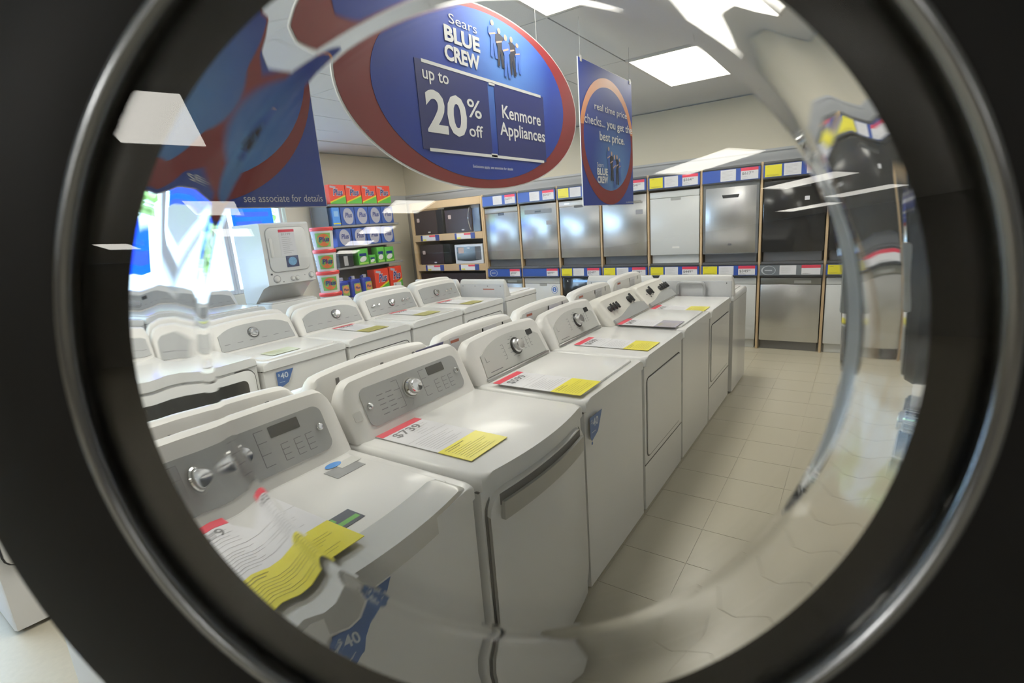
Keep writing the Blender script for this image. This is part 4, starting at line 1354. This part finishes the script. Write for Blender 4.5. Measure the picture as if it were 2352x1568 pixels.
for k in range(3):
    t = thing('detergent_jug', 'blue detergent jug with orange label on the low shelf, %s' % jl[k], 'detergent', (SX - 0.10, 4.98 + 0.225 * k, 0.6812), R90, 'blue jugs on the lowest visible shelf')
    obj('jug_body', prism(B(), rr(0.19, 0.13, 0.035, 4), 0.0, 0.27, bev=0.035, seg=3), JUGBLUE, t)
    obj('cap', lathe(B(), [(0.032, 0.265), (0.032, 0.315), (0.028, 0.32), (0.001, 0.322)], 20), PACKSILV, t)
    bm = B()
    tube(bm, [(-0.06, 0.0, 0.26), (-0.075, 0.0, 0.295), (-0.04, 0, 0.305), (-0.02, 0, 0.275)], 0.012, 8)
    obj('handle', bm, JUGBLUE, t)
    M = frame((0, -0.065, 0), (1, 0, 0), (0, 0, 1))
    lb = obj('label', prism(B(), rr(0.125, 0.17, 0.02, 4, 0.02, 0.12), -0.001, 0.002, M), mk('jug_label_green', (0.30, 0.42, 0.10), 0.4, noise=0.05), t)
    obj('label_disc', prism(B(), ell(0.055, 0.060, 28, 0.02, 0.135), 0.002, 0.003, M), ORANGE, lb)
    bm = B()
    text(bm, 'Plus', M, -0.025, 0.115, 0.065, 0.155, 0.004, 0.03, 0.15)
    obj('lettering', bm, DBLUE, lb)

# stacked pails
for k in range(6):
    z = 0.292 * k
    t = thing('detergent_pail', 'white detergent pail with red lid, %s from the floor in its stack' % num[k], 'pail', (-6.08, 4.42, z), math.radians(52), 'stacked detergent pails')
    obj('pail_body', lathe(B(), [(0.125, 0.0), (0.145, 0.245), (0.145, 0.25)], 36), mk('pail_white', (0.78, 0.78, 0.78), 0.35, noise=0.02), t)
    obj('lid', lathe(B(), [(0.15, 0.243), (0.154, 0.25), (0.154, 0.280), (0.146, 0.291), (0.001, 0.2915)], 36), mk('lid_red', (0.66, 0.05, 0.05), 0.35, noise=0.03), t)
    # label wraps the front of the pail
    def wrap(nm, a0, a1, z0, z1, dr, mat, ow):
        t2 = bmesh.new()
        cols = []
        for q in range(13):
            a = math.radians(a0 + (a1 - a0) * q / 12)
            row = []
            for zz in (z0, z1):
                r = 0.125 + 0.02 * zz / 0.245 + dr
                row.append(t2.verts.new((r * math.sin(a), -r * math.cos(a), zz)))
            cols.append(row)
        for A, C in zip(cols, cols[1:]):
            t2.faces.new((A[0], C[0], C[1], A[1]))
        return obj(nm, t2, mat, ow, recalc=False)
    lb = wrap('label', -38, 48, 0.03, 0.215, 0.001, mk('label_green', (0.20, 0.45, 0.10), 0.4, noise=0.04), t)
    # oval and lettering bent round the pail
    t2 = bmesh.new()
    cv = t2.verts.new((0.139 * math.sin(0.1), -0.139 * math.cos(0.1), 0.12))
    rim = []
    for q in range(28):
        a = 2 * PI * q / 28
        ang = 0.12 + 0.62 * math.cos(a)
        zz = 0.122 + 0.082 * math.sin(a)
        r = 0.125 + 0.02 * zz / 0.245 + 0.003
        rim.append(t2.verts.new((r * math.sin(ang), -r * math.cos(ang), zz)))
    for q in range(28):
        t2.faces.new((cv, rim[q], rim[(q + 1) % 28]))
    obj('label_oval', t2, mk('oval_orange', (0.72, 0.16, 0.04), 0.4, noise=0.05), lb, recalc=False)
    bm = B()
    text(bm, 'Plus', I4, -0.05, 0.10, 0.085, 0.165, 0.0, 0.03, 0.15)
    for v in bm.verts:
        ang, zz = v.co.x / 0.14 + 0.05, v.co.y
        r = 0.125 + 0.02 * zz / 0.245 + 0.0055
        v.co = Vector((r * math.sin(ang), -r * math.cos(ang), zz))
    obj('lettering', bm, DBLUE, lb, recalc=False)
    bm = B()
    for q in range(4):
        for a in (-72, -62):
            a = math.radians(a)
            r = 0.137
            zz = 0.05 + 0.04 * q
            M = frame((r * math.sin(a), -r * math.cos(a), zz), (math.cos(a), math.sin(a), 0), (0, 0, 1))
            rect(bm, M, -0.004, 0, 0.004, 0.026, 0.001)
    obj('side_print', bm, DBLUE, t)

# stacked laundry unit
t = thing('stacked_laundry_unit', 'white one-piece stacked washer and dryer with tagged upper door, by the windows', 'washer dryer', (-5.6 - 0.33, 3.58, 0), R90)
w_ = 0.62
obj('washer_cabinet', box(B(), (-w_ / 2, -0.30, 0.0), (w_ / 2, 0.24, 0.90), 0.012, 2), WHITE, t)
obj('lid', box(B(), (-w_ / 2 + 0.03, -0.28, 0.90), (w_ / 2 - 0.03, 0.05, 0.915), 0.005, 2), WHITE, t)
bm = B()
prism(bm, [(0.02, 0.90), (0.24, 0.90), (0.24, 1.82), (-0.31, 1.82), (-0.33, 1.80), (-0.33, 1.12), (-0.20, 1.08)], -w_ / 2, w_ / 2, Matrix(((0, 0, 1, 0), (1, 0, 0, 0), (0, 1, 0, 0), (0, 0, 0, 1))))
bmesh.ops.bevel(bm, geom=[e for e in bm.edges if e.is_manifold and e.calc_face_angle(0) > 1.0], offset=0.015, segments=2, profile=0.5, affect='EDGES')
obj('dryer_cabinet', bm, WHITE, t)
M = frame((0, -0.33, 0), (1, 0, 0), (0, 0, 1))
dr = obj('dryer_door', prism(B(), rr(w_ * 0.82, 0.50, 0.07, 6, 0, 1.515), -0.004, 0.014, M, bev=0.006, seg=2), WHITE, t)
obj('door_gap', ring_prism(B(), rr(w_ * 0.82 + 0.014, 0.514, 0.077, 6, 0, 1.515), rr(w_ * 0.82, 0.50, 0.07, 6, 0, 1.515), -0.002, 0.002, M), PALEINK, t)
obj('door_handle', prism(B(), rr(0.035, 0.22, 0.015, 4, -w_ * 0.35, 1.54), 0.014, 0.03, M, bev=0.006, seg=2), WPLAS, dr)
tg = obj('price_sheet', box(B(), (-0.10, 1.44, 0.0142), (0.10, 1.74, 0.0155), 0, 1, M), PAPER, dr)
obj('red_header', box(B(), (-0.10, 1.71, 0.0155), (0.10, 1.74, 0.0163), 0, 1, M), RED, tg)
bm = B()
lines_on(bm, M, -0.07, 1.46, 0.08, 1.66, 9, 0.0162, random.Random(3), 0.004)
text(bm, '$1199', M, -0.07, 1.67, 0.05, 1.70, 0.0165, 0.02)
obj('sheet_print', bm, PALEINK, tg)
pp = obj('picture_sticker', box(B(), (-0.055, 1.305, 0.0142), (0.105, 1.435, 0.0155), 0, 1, M), mk('picture_dark', (0.08, 0.09, 0.16), 0.3, noise=0.2), dr)
obj('picture_globe', prism(B(), ell(0.055, 0.048, 28, 0.025, 1.372), 0.0155, 0.0163, M), mk('picture_blue', (0.22, 0.42, 0.62), 0.3, noise=0.4, nscale=40), pp)
for x, r in ((-0.20, 0.034), (0.0, 0.022), (0.06, 0.022), (0.255, 0.028)):
    knob(t, M, x, 1.185 if abs(x) > 0.1 else 1.17, r, 0.02, WPLAS, ring=PALEINK)
bm = B()
rect(bm, M, -0.27, 1.235, -0.245, 1.255, 0.001)
rect(bm, M, -0.13, 1.14, -0.115, 1.15, 0.001)
rect(bm, M, 0.16, 1.19, 0.17, 1.20, 0.001)
obj('panel_print', bm, DGREY, t)

# ------------------------------------------------------------------ hanging signs (local front is -Y, turned to the aisle)
SGX = -1.6


def figures(parent, M, x0, x1, z0, z1, z=0.004):
    """row of five standing printed silhouettes with crossed arms"""
    n = 5
    W = (x1 - x0)
    H = z1 - z0
    for k in range(n):
        cx = x0 + W * (0.08 + 0.84 * k / (n - 1))
        top = z1 - H * (0.0, 0.10, 0.17, 0.16, 0.24)[k]
        bot = z0 + H * (0.30, 0.17, 0.0, 0.08, 0.16)[k]
        h = top - bot
        s = W * 0.155
        col = (FIGBLUE, FIGDARK, FIGBLUE, FIGDARK, FIGBLUE)[k]
        bm = B()
        zz = z + 0.0006 * (n - abs(2 - k))
        pts = [(cx - s * 0.30, top - h * 0.15), (cx + s * 0.30, top - h * 0.15), (cx + s * 0.85, top - h * 0.20), (cx + s * 0.95, top - h * 0.38), (cx + s * 0.50, top - h * 0.47),
               (cx + s * 0.62, bot + h * 0.28), (cx + s * 0.78, bot), (cx + s * 0.22, bot), (cx + s * 0.02, bot + h * 0.42), (cx - s * 0.20, bot), (cx - s * 0.72, bot + h * 0.015),
               (cx - s * 0.55, bot + h * 0.28), (cx - s * 0.48, top - h * 0.47), (cx - s * 0.95, top - h * 0.38), (cx - s * 0.85, top - h * 0.20)]
        poly(bm, M, pts, zz)
        f = obj('printed_figure', bm, col, parent)
        bm = B()
        poly(bm, M, ell(s * 0.34, h * 0.075, 14, cx, top - h * 0.075), zz + 0.0003)
        poly(bm, M, [(cx - s * 0.8, top - h * 0.38), (cx + s * 0.5, top - h * 0.30), (cx + s * 0.6, top - h * 0.335), (cx - s * 0.7, top - h * 0.42)], zz + 0.0003)
        obj('face_and_arms', bm, SKIN, f)


def strings(parent, pts, ztop):
    for x, z in pts:
        bm = B()
        tube(bm, [(x, 0.002, z), (x, 0.002, ztop)], 0.0012, 5)
        obj('hanging_string', bm, PALEINK, parent)


def W2(y, z, oy, oz):
    return y - oy, z - oz


# oval sign
oy, oz = 2.26, 2.22
t = thing('hanging_sign', 'large oval blue sign with red border reading up to 20% off, hung above the island', 'sign', (SGX, oy, oz), R90)
M = frame((0, 0, 0), (1, 0, 0), (0, 0, 1))
obj('sign_core', prism(B(), ell(0.955, 0.427, 96, 0, 0, 0.05), -0.006, 0.0, M), WTEXT, t)
obj('red_border', prism(B(), ell(0.945, 0.420, 96, 0, 0, 0.05), 0.0, 0.001, M), mk('sign_red', (0.22, 0.008, 0.012), 0.5, noise=0.03), t)
SIGNBLUE = radial('sign_blue_gradient', (0.11, 0.27, 0.66), (0.012, 0.043, 0.31), (0.17, 0, 0.22), 0.46)
obj('blue_field', prism(B(), ell(0.775, 0.388, 96, 0.0, 0.01, 0.06), 0.001, 0.002, M), SIGNBLUE, t)
g = lambda y, z: (y - oy, z - oz)
for (a, b_) in ((1.735, 2.245), (2.30, 2.79)):
    x0, z0 = g(a, 1.955)
    x1, z1 = g(b_, 2.315)
    obj('offer_card', box(B(), (x0, z0, 0.002), (x1, z1, 0.004), 0.0, 1, M), mk('card_blue', (0.006, 0.015, 0.14), 0.5, noise=0.03), t)
bm = B()
for z in (1.955, 2.312):
    x0, z0 = g(1.775, z - 0.007)
    x1, z1 = g(2.76, z + 0.007)
    box(bm, (x0, z0, 0.004), (x1, z1, 0.005), 0, 1, M)
x0, z0 = g(2.255, 2.295)
box(bm, (x0, z0, 0.004), (x0 + 0.05, z0 + 0.012, 0.005), 0, 1, M)
x0, z0 = g(2.235, 1.952)
box(bm, (x0, z0, 0.004), (x0 + 0.05, z0 + 0.016, 0.005), 0, 1, M)
obj('white_rule', bm, WTEXT, t)


def sign_text(nm, s, y0, y1, z0, z1, bold=0.012, mat=WTEXT):
    bm = B()
    a, b_ = g(y0, z0)
    c, d = g(y1, z1)
    text(bm, s, M, a, b_, c, d, 0.0052, bold)
    return obj(nm, bm, mat, t)


sign_text('lettering', 'up to', 1.775, 1.945, 2.225, 2.285)
sign_text('lettering', '20', 1.775, 2.055, 2.025, 2.205, 0.03)
sign_text('lettering', '%', 2.065, 2.175, 2.122, 2.205, 0.008)
sign_text('lettering', 'off', 2.065, 2.175, 2.035, 2.090)
sign_text('lettering', 'Kenmore', 2.355, 2.745, 2.150, 2.215, 0.015)
sign_text('lettering', 'Appliances', 2.325, 2.785, 2.045, 2.130, 0.015)
sign_text('lettering', 'Exclusions apply, see associate for details', 2.07, 2.42, 1.888, 1.906, 0.0)
sign_text('lettering', 'Sears', 1.985, 2.19, 2.505, 2.545, 0.0)
sign_text('lettering', 'BLUE', 1.945, 2.205, 2.425, 2.492, 0.04)
sign_text('lettering', 'CREW', 1.935, 2.195, 2.345, 2.412, 0.04)
figures(t, M, *[g(2.30, 0)[0], g(2.56, 0)[0]], g(0, 2.355)[1], g(0, 2.60)[1])
strings(t, [(-0.5, 0.34), (0.5, 0.38)], ZC - oz)


def square_sign(y0, y1, z0, z1, lab, ring_c, ring_r, inner_r, shift):
    oy_, oz_ = (y0 + y1) / 2, z0
    t = thing('hanging_sign', lab, 'sign', (SGX, oy_, oz_), R90)
    W, H = y1 - y0, z1 - z0
    obj('sign_core', box(B(), (-W / 2, 0.0, 0), (W / 2, 0.006, H)), WTEXT, t)
    obj('blue_field', box(B(), (-W / 2 + 0.003, -0.001, 0.003), (W / 2 - 0.003, 0.0, H - 0.003)), radial(lab[:12] + '_field', (0.035, 0.08, 0.36), (0.012, 0.04, 0.30), (0.3, 0, 0.1), 0.8), t)
    M = frame((0, -0.001, 0), (1, 0, 0), (0, 0, 1))
    cx, cz = ring_c
    # swoosh ring, thick below and thin above, clipped to the sheet
    for nm, a0, a1, mt in (('orange_swoosh', 12, 168, ORANGE), ('red_swoosh', 168, 372, mk('sign_red', (0.22, 0.008, 0.012), 0.5, noise=0.03))):
        t2 = bmesh.new()
        prev = None
        for q in range(49):
            a = math.radians(a0 + (a1 - a0) * q / 48)
            o_ = [cx + ring_r[0] * math.cos(a), cz + ring_r[1] * math.sin(a)]
            i_ = [cx + inner_r[0] * math.cos(a), cz + shift + inner_r[1] * math.sin(a)]
            cl = lambda p: (min(max(p[0], -W / 2 + 0.003), W / 2 - 0.003), min(max(p[1], 0.003), H - 0.003))
            c = [t2.verts.new(M @ Vector((*cl(p), 0.0012))) for p in (o_, i_)]
            if prev:
                try:
                    t2.faces.new((prev[0], c[0], c[1], prev[1]))
                except ValueError:
                    pass
            prev = c
        obj(nm, t2, mt, t)
    obj('blue_disc', prism(B(), [(min(max(p[0], -W / 2 + 0.003), W / 2 - 0.003), p[1]) for p in ell(inner_r[0], inner_r[1], 72, cx, cz + shift)], 0.0, 0.0016, M),
        radial(lab[:12] + '_disc', (0.14, 0.34, 0.66), (0.012, 0.045, 0.31), (0.10, 0, H * 0.25), 0.42), t)
    strings(t, [(-W / 2 + 0.04, H - 0.01), (W / 2 - 0.04, H - 0.01)], ZC - oz_)
    bm = B()
    for s in (-1, 1):
        box(bm, (s * (W / 2 - 0.04) - 0.012, H - 0.025, 0.0), (s * (W / 2 - 0.04) + 0.012, H + 0.012, 0.004), 0.001, 1, M)
    obj('hanger_clips', bm, WPLAS, t)
    return t, M, oy_, oz_


t, M, oy, oz = square_sign(3.27, 4.205, 1.695, 2.63, 'square blue sign reading real time price checks, hung past the oval sign', (0.0, 0.44), (0.485, 0.435), (0.425, 0.355), 0.02)
sign_text('lettering', 'real time price', 3.49, 4.08, 2.325, 2.385, 0.006)
sign_text('lettering', 'checks...', 3.325, 3.66, 2.235, 2.295, 0.006)
sign_text('lettering', 'you get the', 3.69, 4.185, 2.222, 2.295, 0.016)
sign_text('lettering', 'best price.', 3.56, 4.02, 2.125, 2.205, 0.016)
sign_text('lettering', 'Sears', 3.50, 3.61, 1.962, 1.992, 0.0)
sign_text('lettering', 'BLUE', 3.50, 3.685, 1.905, 1.955, 0.04)
sign_text('lettering', 'CREW', 3.50, 3.685, 1.850, 1.900, 0.04)
sign_text('lettering', 'an exclusive to Sears', 4.03, 4.19, 1.708, 1.722, 0.0)
figures(t, M, g(3.69, 0)[0], g(3.93, 0)[0], g(0, 1.82)[1], g(0, 2.11)[1])

t, M, oy, oz = square_sign(0.27, 1.205, 1.72, 2.655, 'square blue sign with red swoosh, nearest the porthole at its upper rim', (0.0, 0.47), (0.475, 0.46), (0.458, 0.418), 0.022)
sign_text('lettering', 'see associate for details', 0.90, 1.185, 1.738, 1.762, 0.0)
figures(t, M, g(0.62, 0)[0], g(0.90, 0)[0], g(0, 1.93)[1], g(0, 2.30)[1])

# ------------------------------------------------------------------ dryer towers on the right
TX = 0.15
TXF = 0.030


def front_loader(loc, lab, nm='front_load_washer', cat='washer', seed=0, open_=False):
    t = thing(nm, lab, cat, loc, -R90, 'stacked front loaders along the right')
    w, d, h = 0.685, 0.72, 0.955
    obj('cabinet', box(B(), (-w / 2, -d / 2, 0.012), (w / 2, d / 2, h), 0.012, 2), WHITE, t)
    bm = B()
    for sx in (-1, 1):
        for sy in (-1, 1):
            lathe(bm, [(0.02, 0.0), (0.02, 0.014)], 12, Matrix.Translation((sx * (w / 2 - 0.05), sy * (d / 2 - 0.05), 0)))
    obj('levelling_feet', bm, DGREY, t)
    M = frame((0, -d / 2, 0), (1, 0, 0), (0, 0, 1))
    cp = obj('control_panel', prism(B(), rr(w - 0.02, 0.13, 0.02, 4, 0, 0.875), -0.002, 0.014, M, bev=0.005, seg=2), WPLAS, t)
    M1 = M @ Matrix.Translation((0, 0, 0.014))
    knob(cp, M1, 0.02, 0.875, 0.036, 0.045, CHROME, ring=DGREY)
    obj('display', prism(B(), rr(0.11, 0.05, 0.006, 3, 0.20, 0.878), 0.014, 0.016, M), DARK, cp)
    obj('drawer_front', prism(B(), rr(0.20, 0.10, 0.012, 3, -0.22, 0.875), 0.014, 0.018, M), WPLAS, cp)
    bm = B()
    for q in range(5):
        rect(bm, M, 0.10, 0.84 + 0.016 * q, 0.13, 0.843 + 0.016 * q, 0.0155)
    obj('panel_print', bm, INK, cp)
    cz = 0.49
    if not open_:
        dr = obj('door', lathe(B(), [(0.24, 0.0), (0.245, 0.012), (0.235, 0.04), (0.205, 0.055), (0.19, 0.05), (0.17, 0.035), (0.001, 0.03)], 48, M @ Matrix.Translation((0, cz, 0))), RINGGRY, t)
        obj('chrome_ring', lathe(B(), [(0.215, 0.05), (0.222, 0.057), (0.232, 0.050), (0.225, 0.044)], 48, M @ Matrix.Translation((0, cz, 0)), closed=True), CHROME, dr)
        obj('door_glass', lathe(B(), [(0.188, 0.051), (0.12, 0.062), (0.05, 0.066), (0.001, 0.067)], 48, M @ Matrix.Translation((0, cz, 0))), TINTDARK, dr)
        obj('door_handle', box(B(), (0.205, cz - 0.06, 0.035), (0.235, cz + 0.06, 0.062), 0.006, 2, M), SILVER, dr)
    else:
        obj('drum_opening', lathe(B(), [(0.20, 0.0005), (0.255, 0.0005), (0.255, 0.004), (0.20, 0.006)], 48, M @ Matrix.Translation((0, cz, 0)), closed=True), RINGGRY, t)
        obj('drum_dark', lathe(B(), [(0.201, 0.001), (0.001, 0.002)], 48, M @ Matrix.Translation((0, cz, 0))), DARK, t)
    return t


ty = [0.705, 1.45, 2.15, 2.85]
for k in (1, 2, 3):
    nmk = {1: 'nearest the open porthole', 2: 'in the middle', 3: 'farthest down the aisle'}[k]
    front_loader((TXF + 0.36, ty[k], 0.0), 'white front-load washer with dark round door at floor level, tower %s' % nmk)
    front_loader((TXF + 0.36, ty[k], 0.957), 'white front-load dryer with dark round door on top, tower %s' % nmk, 'front_load_dryer', 'dryer')
front_loader((TX + 0.36, ty[0], 0.0), 'white front-load washer under the machine whose porthole door stands open')
md = front_loader((TX + 0.36, ty[0], 0.957), 'front-load dryer whose open round porthole door with chrome ring frames the whole view', 'front_load_dryer', 'dryer', open_=True)

# open door: seen from its outer side
psi, tau = 0.51, -0.059
DN = Vector((-math.sin(psi) * math.cos(tau), math.cos(psi) * math.cos(tau), math.sin(tau)))
DH = DN.cross(Vector((0, 0, 1))).normalized()
DV = DH.cross(DN)
DC = EYE + DN * 0.25 + DH * -0.029 + DV * -0.052
MD = frame(DC, DH, DV)             # z axis points to the outer side
MDL = Matrix.LocRotScale(md.location, md.rotation_euler, None).inverted() @ MD
NS = 160
DOORGLASS = glass('porthole_glass', 1.46, (0.985, 0.99, 0.985))
COVER = glass('porthole_cover', 1.35, (0.99, 0.99, 0.985))
door = obj('door', lathe(B(), [(0.2310, 0.010), (0.262, 0.016), (0.305, 0.012), (0.322, -0.004), (0.322, -0.050), (0.262, -0.050), (0.240, -0.012), (0.2310, -0.004)], NS, MDL, closed=True), RINGGRY, md)
obj('inner_ring', lathe(B(), [(0.1996, -0.0005), (0.2225, 0.003), (0.2310, 0.003), (0.2310, -0.008), (0.2060, -0.006)], NS, MDL, closed=True), RINGBLK, door)
prof = [(0.2262 + 0.0048 * math.cos(2 * PI * k / 12), 0.0105 + 0.0048 * math.sin(2 * PI * k / 12)) for k in range(12)]
obj('chrome_ring', lathe(B(), prof, NS, MDL, closed=True), mk('smoked_chrome', (0.30, 0.31, 0.33), 0.16, 1.0), door)
# bowl glass: camera-side skin then far-side skin
ins = [(0.2008, -0.0012), (0.1988, -0.006), (0.1955, -0.015), (0.1918, -0.022), (0.1878, -0.0345)]
fil = []
for k in range(1, 8):
    a = k / 8
    # quadratic fillet from wall to floor
    p0, p1, p2 = (0.1878, -0.0345), (0.1862, -0.0398), (0.1838, -0.0400)
    fil.append(tuple((1 - a) ** 2 * p0[i] + 2 * a * (1 - a) * p1[i] + a * a * p2[i] for i in (0, 1)))
ins += fil + [(0.1838, -0.0400), (0.1829, -0.0400), (0.165, -0.0400), (0.10, -0.0400), (0.0004, -0.0400)]
outs = [(0.2040, -0.0012), (0.2028, -0.006), (0.2004, -0.015), (0.1974, -0.026), (0.1942, -0.0380)]
fil = []
for k in range(1, 8):
    a = k / 8
    p0, p1, p2 = (0.1942, -0.0380), (0.1922, -0.0460), (0.1862, -0.0462)
    fil.append(tuple((1 - a) ** 2 * p0[i] + 2 * a * (1 - a) * p1[i] + a * a * p2[i] for i in (0, 1)))
outs += fil + [(0.1862, -0.0462), (0.1850, -0.0462), (0.165, -0.0462), (0.10, -0.0462), (0.0004, -0.0462)]
bowl = obj('porthole_bowl', lathe(B(), list(reversed(ins)) + outs, NS, MDL), DOORGLASS, door, ang=50)
bowl['label'] = 'clear glass bowl of the porthole door'
cov = obj('porthole_cover', lathe(B(), [(0.0004, 0.0050), (0.2232, 0.0050), (0.2232, 0.0075), (0.0004, 0.0075)], NS, MDL), COVER, door, ang=20)
cov['label'] = 'flat clear cover sheet over the porthole'
bm = B()
hp = MDL @ Vector((0.318, 0, -0.03))
for s in (-0.12, 0.12):
    a = MDL @ Vector((0.30, s, -0.045))
    tube(bm, [a, MDL @ Vector((0.335, s, -0.05)), Vector((md.location.x * 0 - 0.325, -0.361, a.z))], 0.012, 8)
obj('hinge', bm, DGREY, door)
